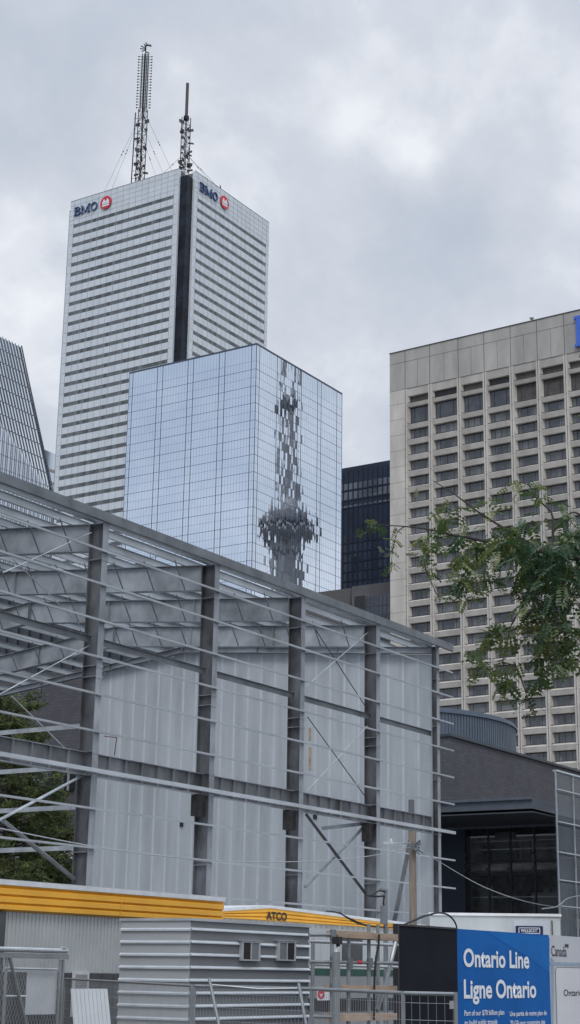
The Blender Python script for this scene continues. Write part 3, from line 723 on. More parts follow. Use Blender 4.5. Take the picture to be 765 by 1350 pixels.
def pale():
    Y = 420; a = hy(62, 590, Y); b_ = hy(96, 612, Y)
    t = thing('pale_office_block', (a.x, Y, 0), 'pale glass block just seen between the finned tower and the striped tower', 'office building')
    b = MB(); zt = (a.z+b_.z)/2; b.box(a.x-6, Y, 0, b_.x+8, Y+30, zt); b.build('body', M['fin_glass'], t)
    b = MB(); k = 0
    z = zt-7
    while z > 60: b.box(a.x-6, Y-.15, z-1.3, b_.x+8, Y-.004, z); z -= 5.2
    b.build('spandrels', M['whitetrim'], t)
pale()

# ---------------------------------------------------------------- dark brick concert hall behind the steel frame
def hall():
    YB = 40.0; XB = 78.5
    t = thing('brick_hall', (XB, YB, 0), 'dark brick concert hall with a blue metal drum, a grey canopy and a glazed foyer', 'building')
    zt = (hy(583.3, 968.3, YB).z + hy(765, 1018.6, YB).z)/2
    zb = hy(640, 1070, YB).z
    b = MB(); b.box(XB, YB, 9.2, 150, 62, zt); b.build('brick_wall', M['brick'], t)
    b = MB(); b.box(XB-.1, YB-.12, zt, 150.1, 62.1, zt+.14); b.build('coping', M['dark_rib'], t)
    b = MB(); b.box(XB+.6, 61.5, 0, 110, 105, 20.8); b.build('fly_tower_wall', M['brick'], t)
    b = MB(); b.box(XB+1.4, 62.2, 20.8, 109, 104, 27.6)
    for k in range(42): y = 62.3+k*1.0; b.box(XB+1.25, y, 20.9, XB+1.39, y+.4, 27.5)
    b.build('upper_cladding', M['dark_rib'], t)
    b = MB(); b.box(XB+.1, 50, 0, XB+20, 61.4, 9.1); b.build('low_wall', M['brick'], t)
    # windows low on the left wing
    for (x0, y0, x1, y1) in ((86, 1012, 98, 1042),):
        p, q = hx(x0, y0, XB+.55), hx(x1, y1, XB+.55); b = MB(); b.box(XB+.45, q.y, q.z, XB+.58, p.y, p.z); f = b.build('window', M['frame_dark'], t)
        b = MB(); b.box(XB+.40, (p.y+q.y)/2-.08, q.z, XB+.44, (p.y+q.y)/2+.08, p.z); b.build('mullion', M['trailer_b'], f)
    p, q = hx(46, 1012, XB-1), hx(63, 1048, XB-1); b = MB()
    b.box(XB-1, q.y, q.z-6, XB+.5, p.y, p.z)
    for k in range(4): y = q.y+(p.y-q.y)*k/4; b.box(XB-1.1, y, q.z-6, XB-1.003, y+.3, p.z)
    b.build('ribbed_bay', M['drum'], t)
    p, q = hx(20, 1120, XB-3), hx(98, 1132, XB-3); b = MB(); b.box(XB-3, q.y, q.z, XB+.05, p.y, p.z); b.box(XB-2.6, q.y, 0, XB+.04, p.y, q.z-3.5); b.build('concrete_ledge', M['trailer_b'], t)
    # drum
    cx, cy = hd(486, 940, 104).x, hd(486, 940, 104).y; rr = 9.45; ztd = hd(673, 958, 103.5).z
    b = MB(); n = 260
    for k in range(n):
        a = 2*math.pi*k/n; a2 = 2*math.pi*(k+.5)/n; a3 = 2*math.pi*(k+1)/n
        for (s, e, r_) in ((a, a2, rr), (a2, a3, rr+.04)):
            p0 = (cx+r_*math.cos(s), cy+r_*math.sin(s)); p1 = (cx+r_*math.cos(e), cy+r_*math.sin(e))
            b.poly([(*p0, zt-4), (*p1, zt-4), (*p1, ztd-.3), (*p0, ztd-.3)])
            q0 = (cx+(rr+.04)*math.cos(e), cy+(rr+.04)*math.sin(e)); q1 = (cx+rr*math.cos(e), cy+rr*math.sin(e)); b.poly([(*q0, zt-4), (*q1, zt-4), (*q1, ztd-.3), (*q0, ztd-.3)])
    b.build('drum', M['drum'], t)
    b = MB(); b.lathe([(rr+.05, ztd-.3), (rr+.14, ztd-.3), (rr+.14, ztd-.2), (rr+.0, ztd-.18), (rr, ztd), (rr-.5, ztd+.05), (0, ztd+.1)], 96, cx, cy); b.build('drum_rim', M['drum'], t)
    # canopy projecting towards the street: front edge along the left-right direction
    zc = 9.6; XF = hz(640, 1055, zc).x
    yl = YB+2; yr = hx(702, 1053, XF).y
    XG = XF*1.083
    b = MB(); b.hexa([(XF, yr, zc-.45), (XG, yr-.1, zc-.55), (XG, yl, zc-.55), (XF, yl, zc-.45)], [(XF, yr, zc), (XG+6, yr-.1, zc+.3), (XG+6, yl, zc+.3), (XF, yl, zc)])
    b.box(XF-.12, yr, zc-.06, XF-.003, yl, zc+.06)
    b.build('canopy', M['canopy'], t)
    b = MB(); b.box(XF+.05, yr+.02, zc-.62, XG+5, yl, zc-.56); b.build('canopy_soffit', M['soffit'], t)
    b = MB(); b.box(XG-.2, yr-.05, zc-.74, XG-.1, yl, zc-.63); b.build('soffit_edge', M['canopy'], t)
    # foyer glass wall set back under the canopy
    zg = zc-.63; z2, z3 = 7.3, 4.3
    yg = [hx(x, 1130, XG).y for x in (612, 615, 644, 673, 705, 736, 768)]
    ys = [yl, yg[1], yg[2], yg[3], yg[4], yg[5], yg[6]]
    b = MB(); b.box(XG+5.8, ys[-1]-2, 0, XG+6, yl, zg); b.box(XG+.05, yl-.3, 0, XG+6, yl, zg); b.box(XG+.8, ys[-1]-2, z2-.35, XG+5.8, yl-.3, z2-.05); b.box(XG+.8, ys[-1]-2, z3-.1, XG+5.8, yl-.3, z3+.35); b.build('foyer_back_wall', M['lobby'], t)
    b = MB(); rg = random.Random(5)
    for k in range(26):
        y = yl-1-rg.random()*10; x = XG+2+rg.random()*3.3; z = (z3+.36 if rg.random() < .5 else z2-.04); b.box(x, y, z, x+.25, y+.3+rg.random()*1.1, z+.5+rg.random()*1.2)
    b.build('foyer_furniture', M['trailer_b'], t)
    b = MB()
    for z in (z2+1.0, z2+.6, z3+1.35): b.box(XG+.7, ys[-1]-1, z, XG+.74, yl-.4, z+.05)
    b.build('foyer_handrail', M['tube_light'], t)
    fr = MB()
    for k in range(len(ys)-1):
        for (z0, z1) in ((.1, z2-.06), (z2+.06, zg-.02)):
            b = MB(); b.box(XG-.02, ys[k+1]+.04, z0, XG+.02, ys[k]-.04, z1); b.build('glass_pane', M['lobby_glass'], t)
        fr.box(XG-.02, ys[k+1]-.035, 0, XG+.12, ys[k+1]+.035, zg)
        for z in (z2-.35, z2, z2+.35): fr.box(XG-.14, ys[k+1]-.1, z-.04, XG-.023, ys[k+1]+.1, z+.04)
    fr.box(XG-.04, ys[-1], z2-.05, XG+.10, yl, z2+.05)
    fr.build('glass_frame', M['frame_dark'], t)
    b = MB(); b.box(XG-.1, yg[0]-.1, 0, XG+.5, YB+3, zg); b.build('dark_return_wall', M['black_clad'], t)
    # glazed box at the right edge
    YS = yr-1.2; p = hy(731.5, 1017, YS); q = hy(735, 1200, YS)
    b = MB(); b.box(p.x, YS, 0, p.x+26, YS+.05, p.z)
    b.build('glazed_box', M['box_glass'], t)
    b = MB()
    for py in (1043, 1085, 1124.6, 1161, 1195): z = hy(737, py, YS).z; b.box(p.x-.4, YS-.28, z-.02, p.x+26, YS-.15, z+.025)
    for k in range(14): x = p.x+k*1.9; b.box(x-.02, YS-.06, 0, x+.02, YS-.003, p.z)
    b.box(p.x, YS-.1, p.z, p.x+26, YS+.1, p.z+.08)
    b.build('box_rails', M['tube_light'], t)
    xq = hy(745, 1100, YS+2).x; b = MB(); b.box(xq, YS+2, 0, p.x+26, YS+2.4, p.z-1.5)
    b.build('box_back_wall', M['canopy'], t)
hall()

# ---------------------------------------------------------------- pines behind the open frame
def pine(px, d, ztop, rad, seed, label, zlow=2.0):
    p = hd(px, 1100, d); x, y = p.x, p.y; rg = random.Random(seed)
    t = thing('pine_tree', (x, y, 0), label, 'tree', 'pines behind the steel frame')
    b = MB(); b.tube([(x, y, 0), (x+.1, y, ztop*.5), (x, y+.1, ztop-.4)], .26, 8, r1=.05)
    c = MB()
    z = zlow
    while z < ztop-.3:
        f = (ztop-z)/(ztop-zlow); r0 = rad*(.25+.75*f**.7)
        for k in range(rg.randint(5, 7)):
            an = rg.random()*6.28; L = r0*rg.uniform(.65, 1.15); up = rg.uniform(.0, .28)
            tip = Vector((x+L*math.cos(an), y+L*math.sin(an), z+L*up)); root = Vector((x, y, z-.1))
            b.tube([root, root.lerp(tip, .5)+Vector((0, 0, -.06)), tip], .05, 4, r1=.015)
            m = int(L*15)+5
            for j in range(m):
                q = root.lerp(tip, rg.uniform(.3, 1.03)) + Vector((rg.gauss(0, .16), rg.gauss(0, .16), rg.gauss(.05, .13)))
                mi = 1 if rg.random() < .35 else 0
                for _ in range(5):       # a tuft of needles
                    dv = Vector((rg.gauss(0, 1), rg.gauss(0, 1), rg.gauss(.35, .7))).normalized()*rg.uniform(.2, .36)
                    s = dv.cross(Vector((rg.gauss(0, 1), rg.gauss(0, 1), rg.gauss(0, 1)))).normalized()*.03
                    c.poly([q-s, q+s, q+dv+s*.3, q+dv-s*.3], mi)
        z += rg.uniform(.3, .5)
    b.build('trunk', M['bark'], t); c.build('crown', [M['pine'], M['pine2']], t)
pine(6, 86, 16.1, 4.3, 1, 'tall bushy pine behind the open left bay of the steel frame')
pine(64, 89, 11.0, 3.0, 2, 'lower pine between the tall pine and the first frame column', 1.0)
pine(40, 83, 7.4, 2.3, 4, 'small pine in front of the two bigger pines', .8)

# ================================================================ THE STEEL FRAME
FY = 27.76
CX = [28.2, 33.56, 38.98, 43.96, 48.98, 53.56]
RIDGE = 39.8
def rt(y): return 14.03+.095*(y-FY) if y < RIDGE else 14.03+.095*(RIDGE-FY)-.105*(y-RIDGE)
def frame():
    t = thing('steel_building_frame', (CX[0], FY, 0), 'open grey steel building frame under construction, partly closed with grey wall panels', 'building frame')
    FE = 52.0
    for i, x in enumerate(CX):
        last = i == 5
        dpt, fw = (.50, .24) if not last else (.22, .2)
        b = MB()
        top = 14.03
        # flanges stand parallel to the wall, web across it
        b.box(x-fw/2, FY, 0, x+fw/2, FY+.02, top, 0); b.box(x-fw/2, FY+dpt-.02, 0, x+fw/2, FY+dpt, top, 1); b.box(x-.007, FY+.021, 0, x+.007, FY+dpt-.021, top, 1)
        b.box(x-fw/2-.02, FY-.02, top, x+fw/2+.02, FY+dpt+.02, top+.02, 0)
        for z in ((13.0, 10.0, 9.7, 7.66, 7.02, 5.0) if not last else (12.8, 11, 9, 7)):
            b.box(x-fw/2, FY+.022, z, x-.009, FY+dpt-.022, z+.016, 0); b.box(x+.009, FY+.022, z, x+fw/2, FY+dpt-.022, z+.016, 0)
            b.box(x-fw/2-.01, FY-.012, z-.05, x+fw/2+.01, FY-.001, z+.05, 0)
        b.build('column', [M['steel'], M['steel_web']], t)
        b = MB(); b.box(x-.12, FE-.4, 0, x+.12, FE-.38, rt(FE), 0); b.box(x-.12, FE, 0, x+.12, FE+.02, rt(FE), 0); b.box(x-.007, FE-.379, 0, x+.007, FE-.001, rt(FE), 1)
        b.build('column', [M['steel'], M['steel_web']], t)
        # rafter, in two pitches, with web stiffeners and flange braces
        dep = .80 if not last else .25; b = MB()
        for (y0, y1) in ((FY+dpt+.004, RIDGE), (RIDGE, FE-.42)):
            za, zb = rt(y0), rt(y1); 
            if last and y0 < RIDGE: pass
            for (o0, o1, w, mi) in ((0, -.018, .22, 0), (-.02, -dep+.02, .012, 1), (-dep+.018, -dep, .22, 0)):
                b.hexa([(x-w/2, y0, za+o1), (x+w/2, y0, za+o1), (x+w/2, y1, zb+o1), (x-w/2, y1, zb+o1)], [(x-w/2, y0, za+o0), (x+w/2, y0, za+o0), (x+w/2, y1, zb+o0), (x-w/2, y1, zb+o0)], mi)
        for y in (FY+dpt+.03, 32.2, 36.0, RIDGE-.03, RIDGE+.03, 43.7, 47.6):
            for s in (-1, 1): b.box(min(x+s*.008, x+s*.105), y-.008, rt(y)-dep+.02, max(x+s*.008, x+s*.105), y+.008, rt(y)-.02, 0)
        b.build('rafter', [M['steel'], M['rafter_web']], t)
    # purlins (Z sections) over the rafters
    ys = [28.95+1.21*k for k in range(9)] + [RIDGE-.35, RIDGE+.35] + [RIDGE+1.3+1.25*k for k in range(9)]
    X0, X1 = 23.5, 54.62
    for y in ys:
        z = rt(y)+.012; b = MB(); wd = .07
        b.box(X0, y-.003, z, X1, y+.003, z+.2, 0); b.box(X0, y-wd, z+.2, X1, y+.003, z+.206, 0); b.box(X0, y+.0, z-.006, X1, y+wd, z, 0)
        for x in CX[:5]:
            pass
        b.build('purlin', M['purlin'], t)
    k = 0
    for i, x in enumerate(CX[:5]):
        for y in ys[0:18:1]:
            b = MB(); s = -1
            b.tube([(x+s*.62, y, rt(y)+.06), (x+s*.03, y, rt(y)-.78)], .022, 5); 
            k += 1
            if k <= 90: b.build('flange_brace', M['galv_dark'], t)
    # eave beam and eave strut
    b = MB(); b.box(X0, FY-.14, 14.04, X1, FY-.13, 14.30); b.box(X0, FY-.14, 14.30, X1, FY-.05, 14.31); b.box(X0, FY-.13, 14.03, X1, FY-.05, 14.04); b.build('eave_beam', M['galv_dark'], t)
    b = MB(); b.tube([(X0, FY+.34, 14.17), (X1-1, FY+.34, 14.17)], .10, 10); b.build('eave_strut', M['galv'], t)
    # wall girts outside the columns
    for z in (13.21, 12.255, 11.235, 10.215, 9.205, 8.195, 6.14, 5.12, 4.1, 3.1):
        b = MB(); b.box(X0, FY-.10, z-.026, X1, FY-.095, z+.026); b.box(X0, FY-.095, z+.02, X1, FY-.004, z+.026); b.box(X0, FY-.095, z-.035, X1, FY-.06, z-.03)
        b.build('girt', M['girt'], t)
    b = MB(); b.box(X0, FY-.13, 7.09, X1, FY-.04, 7.20); b.build('girt', M['galv'], t)
    # columns carry an inner strut and a deep floor beam
    xs = [23.5]+CX
    for i in range(len(xs)-1):
        a, c = xs[i]+(.13 if i else 0), xs[i+1]-.13
        b = MB(); b.box(a, FY+.24, 10.63, c, FY+.25, 10.80); b.box(a, FY+.17, 10.80, c, FY+.25, 10.81); b.build('strut', M['galv_dark'], t)
        b = MB(); b.box(a, FY+.18, 7.63, c, FY+.36, 7.65, 0); b.box(a, FY+.18, 7.03, c, FY+.36, 7.05, 0); b.box(a, FY+.265, 7.051, c, FY+.275, 7.629, 1)
        n = int((c-a)/.78)
        for k in range(1, n+1): x = a+k*(c-a)/(n+1); b.box(x-.006, FY+.185, 7.052, x+.006, FY+.263, 7.628, 0)
        b.build('floor_beam', [M['steel'], M['steel_web']], t)
        if i in (2, 3, 4):
            b = MB(); b.box(c-.28, FY+.12, 6.42, c+.0, FY+.15, 7.0); b.box(c-.28, FY+.12, 7.0, c, FY+.42, 7.02); b.box(c-.28, FY+.12, 6.40, c, FY+.42, 6.42); b.box(c-.30, FY+.12, 6.4, c-.28, FY+.42, 7.02); b.build('beam_bracket', M['rust'], t)
    # bracing
    def br(p, q, r, m, nm, y=FY+.3, n=6):
        b = MB(); b.tube([hy(*p, y), hy(*q, y)], r, n); b.build(nm, m, t)
    br((404, 1074), (482, 1178), .052, M['frame_dark'], 'brace_tube'); br((484, 1086), (402, 1169), .055, M['tube'], 'brace_tube', FY+.45)
    for p, q in (((416, 830), (481, 930)), ((485, 834), (404, 905)), ((405.5, 945), (483, 1052)), ((485, 957), (404, 1044))): br(p, q, .016, M['tube_light'] if p[0] > 450 else M['frame_dark'], 'brace_rod')
    for p, q in (((4, 755), (121, 702)), ((16, 736), (104, 822)), ((-20, 926), (118, 851)), ((16, 918), (102, 1002))): br(p, q, .016, M['tube_light'], 'brace_rod')
    br((-6, 1084), (112, 1021), .04, M['tube_light'], 'brace_tube'); br((4, 1082), (98, 1159), .06, M['tube'], 'brace_tube')
    b = MB(); p, q = hy(541, 1108, FY+.3), hy(520, 1215, FY+.3); b.bar(p, q, .05, .22, up=(1, 0, 0)); b.build('raking_post', M['steel_web'], t)
    b = MB(); p = hy(548, 1054, FY+.3); b.box(p.x-.09, FY+.4, 6.5, p.x+.09, FY+.55, p.z); b.build('stub_post', M['steel_web'], t)
    b = MB(); p, q = hy(426, 1092, FY+.5), hy(478, 1086, FY+.5); b.bar(p, q, .1, .12); b.build('stub_arm', M['steel'], t)
    # gable-end girts, open beyond the panels
    for z in (12.2, 10.44, 8.72, 7.0, 5.3):
        b = MB(); b.box(CX[5]-.02, 44.4, z-.10, CX[5]+.04, FE, z+.10); b.build('gable_girt', M['galv'], t)
    # wall panels of the gable end with pale joints
    y = 28.0; k = 0; PW = .655; XP = CX[5]+.16
    while y < 44.1:
        y1 = y+PW; b = MB()
        f = lambda yy: rt(yy)-.26
        def slab(ya, yb, x0, x1, mi): b.hexa([(x0, ya, 0), (x1, ya, 0), (x1, yb, 0), (x0, yb, 0)], [(x0, ya, f(ya)), (x1, ya, f(ya)), (x1, yb, f(yb)), (x0, yb, f(yb))], mi)
        slab(y+.10, y1-.001, XP, XP+.08, 0)
        for q in range(1, 8): yy = y+.10+q*(PW-.10)/8; slab(yy-.004, yy+.004, XP-.003, XP-.0005, 0)
        slab(y, y+.099, XP-.006, XP+.06, 1)
        b.build('wall_panel', [M['panel'], M['panel_joint']], t)
        y = y1; k += 1
    for (px, py, w, h) in ((409, 1000, .12, .9), (409, 968, .1, .5)):
        p = hx(px, py, XP); b = MB(); b.box(XP-.016, p.y-w/2, p.z-h/2, XP-.0125, p.y+w/2, p.z+h/2); b.build('sealant_patch', M['stain'], t)
    for (px, py) in ((240, 1087), (416, 1077)):
        p = hx(px, py, XP); b = MB(); b.box(XP-.05, p.y-.08, p.z-.09, XP-.013, p.y+.08, p.z+.09); b.build('wall_socket', M['frame_dark'], t)
frame()
b = MB(); pts = [hy(137, 970.5, FY-.1), hy(154, 972.5, FY-.1), hy(151, 996, FY-.1)]
b.bar(pts[0], pts[1], .015, .02); b.bar(pts[1], pts[2], .022, .012)
tag(b.build('hanging_strap', M['red_strap'], world=pts[0]), 'thin red strap hanging from the first column of the steel frame', 'strap')

# ================================================================ SITE TRAILERS AND SHED
def yellow_trailer():
    Zt = 3.75; A = hz(0, 1159.5, Zt); B = hz(290.5, 1183.5, Zt); Y = (A.y+B.y)/2
    xr = hy(290.5, 1184, Y).x; xl = xr-16
    t = thing('site_office_trailer', (xl, Y, 0), 'long silver ribbed site trailer with a yellow roof band on the left', 'trailer', 'trailers with yellow roof bands')
    z1 = Zt-.1; z0 = z1-.52
    b = MB(); b.box(xl, Y+.03, .9, xr-.05, Y+3.0, z0)
    n = int((xr-xl)/.12)
    for k in range(n): x = xl+k*.12; b.box(x, Y+.018, 1.95, x+.06, Y+.029, z0-.002)
    b.build('wall', M['silver'], t)
    b = MB()
    prof = [(0, z0), (-.10, z0+.04), (-.10, z0+.12), (-.06, z0+.15), (-.11, z0+.18), (-.11, z0+.28), (-.07, z0+.31), (-.12, z0+.34), (-.12, z0+.44), (-.08, z0+.47), (-.12, z0+.50), (-.12, z1)]
    for (d0, za), (d1, zb) in zip(prof, prof[1:]):
        b.poly([(xl, Y+d0, za), (xr, Y+d0, za), (xr, Y+d1, zb), (xl, Y+d1, zb)])
    b.box(xl, Y+.001, z0, xr, Y+3.1, z1)
    for k in (0.42, .75): x = xl+16*k; b.box(x, Y-.125, z0+.02, x+.015, Y-.1205, z1)
    b.build('roof_band', M['yellow'], t)
    b = MB(); b.box(xl-.02, Y-.14, z1, xr+.03, Y+3.15, z1+.1); b.build('roof_trim', M['whitetrim'], t)
    b = MB(); b.box(xl, Y+.01, 0, xr-.06, Y+.028, 1.94)
    for k in range(40): x = xl+k*.4; b.box(x, Y-.008, .1, x+.03, Y+.009, 1.93)
    b.build('lower_wall', M['skirt'], t)
    p, q = hy(95, 1280, Y), hy(113, 1340, Y); b = MB(); b.box(p.x, Y-.05, q.z, q.x, Y-.009, p.z); f = b.build('window', M['whitetrim'], t)
    b = MB(); b.box(p.x+.07, Y-.06, q.z+.08, q.x-.07, Y-.051, p.z-.07); b.build('pane', M['trailer_b'], f)
    b = MB(); p, q = hy(-30, 1200, Y), hy(3, 1247, Y); b.box(p.x, Y-.06, q.z-1.8, q.x, Y-.001, p.z); b.build('door', M['skirt'], t)
    b = MB(); p, q = hy(172, 1209.5, Y), hy(214, 1213, Y); b.box(p.x, Y-.04, q.z, q.x, Y-.001, p.z); b.build('vent_slot', M['frame_dark'], t)
yellow_trailer()
def atco_trailer():
    z0 = 3.35; A = hz(290, 1210, z0); Y = A.y
    xl, xp, xr = hy(286, 1200, Y).x, hy(352, 1193.3, Y).x, hy(620, 1215, Y).x
    zl, zp = hy(290, 1197.8, Y).z-.08, hy(352, 1193.3, Y).z-.08
    q = hy(510, 1213.3, Y); sl = (q.z-.08-zp)/(q.x-xp); zr = zp+sl*(xr-xp)
    t = thing('site_office_trailer', (xl, Y, 0), 'trailer with black lettering on its shallow-peaked yellow roof band, behind the grey shed', 'trailer', 'trailers with yellow roof bands')
    b = MB(); b.box(xl+.03, Y+.05, .8, xr, Y+9, z0)
    k = xl+.1
    while k < xr: b.box(k, Y+.035, .8, k+.02, Y+.049, z0); k += .3
    b.build('wall', M['trailer_w'], t)
    b = MB()
    prof = [(0, 0), (-.07, .06), (-.07, .22), (-.035, .29), (-.08, .36), (-.08, .56), (-.045, .63), (-.09, .70), (-.09, 1)]
    st = [(xl, zl), (xp, zp), (xr, zr)]
    for (xa, za), (xb, zb) in zip(st, st[1:]):
        for (d0, f0), (d1, f1) in zip(prof, prof[1:]):
            b.poly([(xa, Y+d0, z0+f0*(za-z0)), (xb, Y+d0, z0+f0*(zb-z0)), (xb, Y+d1, z0+f1*(zb-z0)), (xa, Y+d1, z0+f1*(za-z0))])
        b.hexa([(xa, Y+.001, z0), (xb, Y+.001, z0), (xb, Y+9.05, z0), (xa, Y+9.05, z0)], [(xa, Y+.001, za), (xb, Y+.001, zb), (xb, Y+9.05, zb), (xa, Y+9.05, za)])
    b.build('roof_band', M['yellow'], t)
    b = MB()
    for (xa, za), (xb, zb) in zip(st, st[1:]):
        b.hexa([(xa, Y-.11, za+.002), (xb, Y-.11, zb+.002), (xb, Y+9.1, zb+.002), (xa, Y+9.1, za+.002)], [(xa, Y-.11, za+.08), (xb, Y-.11, zb+.08), (xb, Y+9.1, zb+.08), (xa, Y+9.1, za+.08)])
    b.build('roof_trim', M['whitetrim'], t)
    p0, p1, p2 = hy(351.4, 1212.8, Y-.1), hy(378.6, 1214.5, Y-.1), hy(351.4, 1201.3, Y-.1)
    text('lettering', 'ATCO', Vector((p0.x, Y-.1, p0.z)), p1.x-p0.x, p2.z-p0.z, 'R', M['text_black'], t, bold=.03)
    b = MB(); b.box(xl+.03, Y+.0, 0, xr, Y+.034, 1.0); b.build('skirt', M['skirt'], t)
atco_trailer()
def back_trailer():
    A = hz(400, 1234, 2.9); 
    Y = A.y; 
    t = thing('office_trailer', (A.x-1, Y, 0), 'white trailer with a dark green stripe seen through the scaffold', 'trailer')
    xl, xr = A.x-2, A.x+16
    zs = [hy(440, y, Y).z for y in (1277, 1286)]
    b = MB(); b.box(xl, Y, zs[0], xr, Y+2.5, hy(440, 1225, Y).z)
    k = xl
    while k < xr: b.box(k, Y-.012, zs[0], k+.02, Y-.001, 2.9); k += .35
    b.build('wall', M['trailer_w'], t)
    b = MB(); b.box(xl, Y-.02, zs[1], xr, Y+2.5, zs[0]-.001); b.build('stripe', M['green'], t)
    b = MB(); b.box(xl, Y-.01, .5, xr, Y+2.5, zs[1]-.001); b.build('lower_wall', M['trailer_b'], t)
    p, q = hy(450.5, 1235, Y), hy(476, 1267, Y); b = MB(); b.box(p.x, Y-.05, q.z, q.x, Y-.013, p.z); b.build('window', M['skirt'], t)
    b = MB(); b.box(xl, Y-.03, hy(440, 1333, Y).z, xr, Y-.021, hy(440, 1316, Y).z); b.build('underside', M['frame_dark'], t)
    p, q = hy(421, 1306, Y), hy(430, 1316, Y); b = MB(); b.box(p.x-.15, Y-.06, q.z-.05, q.x+.5, Y-.024, p.z+.04); s = b.build('warning_sign', M['white'], t)
    b = MB(); c = hy(424, 1311, Y-.07); n = 20
    b.poly([(c.x+.17*math.cos(6.283*k/n), Y-.062, c.z+.12*math.sin(6.283*k/n)) for k in range(n)]); b.build('sign_disc', M['red'], s)
    b = MB(); b.poly([(c.x-.10, Y-.064, c.z+.03), (c.x, Y-.064, c.z-.06), (c.x+.10, Y-.064, c.z+.03), (c.x, Y-.064, c.z+.0)]); b.build('sign_mark', M['white'], s)
back_trailer()
def shed():
    Zt = 3.0; A = hz(252.8, 1210.2, Zt)
    t = thing('grey_shed', (A.x, A.y, 0), 'grey metal shed with white horizontal ribs and two sliding windows', 'shed')
    xr = hy(408, 1220, A.y).x; yl = hx(161, 1212.5, A.x).y
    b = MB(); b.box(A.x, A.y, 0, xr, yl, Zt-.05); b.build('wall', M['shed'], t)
    # ribs: spacing from the photo on each face
    r = MB(); r2 = MB()
    zs = [hy(300, y, A.y).z for y in (1227.5, 1244.2, 1260.2, 1277.3, 1293)]
    st = (zs[0]-zs[4])/4
    z = zs[0]
    while z > 0: r.hexa([(A.x-.02, A.y-.04, z-.02), (xr+.02, A.y-.04, z-.02), (xr, A.y, z-.02), (A.x, A.y, z-.02)], [(A.x-.02, A.y-.04, z), (xr+.02, A.y-.04, z), (xr, A.y, z+.035), (A.x, A.y, z+.035)]); z -= st
    z = zs[0]
    while z > 0: r2.hexa([(A.x-.05, A.y+.0, z-.03), (A.x, A.y+.0, z-.03), (A.x, yl, z-.03), (A.x-.05, yl, z-.03)], [(A.x-.05, A.y+.0, z), (A.x, A.y+.0, z+.035), (A.x, yl, z+.035), (A.x-.05, yl, z)]); z -= st
    r.build('front_rib', M['shed_rib'], t); r2.build('side_rib', M['shed_rib'], t)
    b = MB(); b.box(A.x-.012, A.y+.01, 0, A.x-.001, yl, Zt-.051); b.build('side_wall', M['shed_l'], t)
    b = MB(); b.box(A.x-.04, A.y-.04, Zt-.05, xr+.04, yl+.04, Zt); b.build('roof_edge', M['galv'], t)
    for (x0, x1) in ((318, 341.5), (366, 388.5)):
        p, q = hy(x0, 1240.5, A.y-.05), hy(x1, 1267, A.y-.05); w = q.x-p.x; z0, z1 = q.z, p.z
        b = MB()
        for (xa, xb, za, zb) in ((p.x, q.x, z1-.03, z1), (p.x, q.x, z0, z0+.025), (p.x, p.x+.05, z0+.026, z1-.031), (q.x-.05, q.x, z0+.026, z1-.031), (p.x+w*.48, p.x+w*.52, z0+.026, z1-.031)): b.box(xa, A.y-.085, za, xb, A.y-.002, zb)
        f = b.build('window', M['shed_l'], t)
        dk, lt = M['black'], M['shed']
        b = MB(); b.box(p.x+.051, A.y-.07, z0+.026, p.x+w*.479, A.y-.055, z1-.031); b.build('pane', dk if x0 < 340 else lt, f)
        b = MB(); b.box(p.x+w*.521, A.y-.07, z0+.026, q.x-.051, A.y-.055, z1-.031); b.build('pane', lt if x0 < 340 else dk, f)
        b = MB(); b.box(p.x-.05, A.y-.10, z1+.003, q.x+.05, A.y-.002, z1+.018); b.build('hood', M['galv'], f)
M['shed_rib'] = mat('white_rib', (.52, .56, .59), .4, .2, .06, 2)
shed()
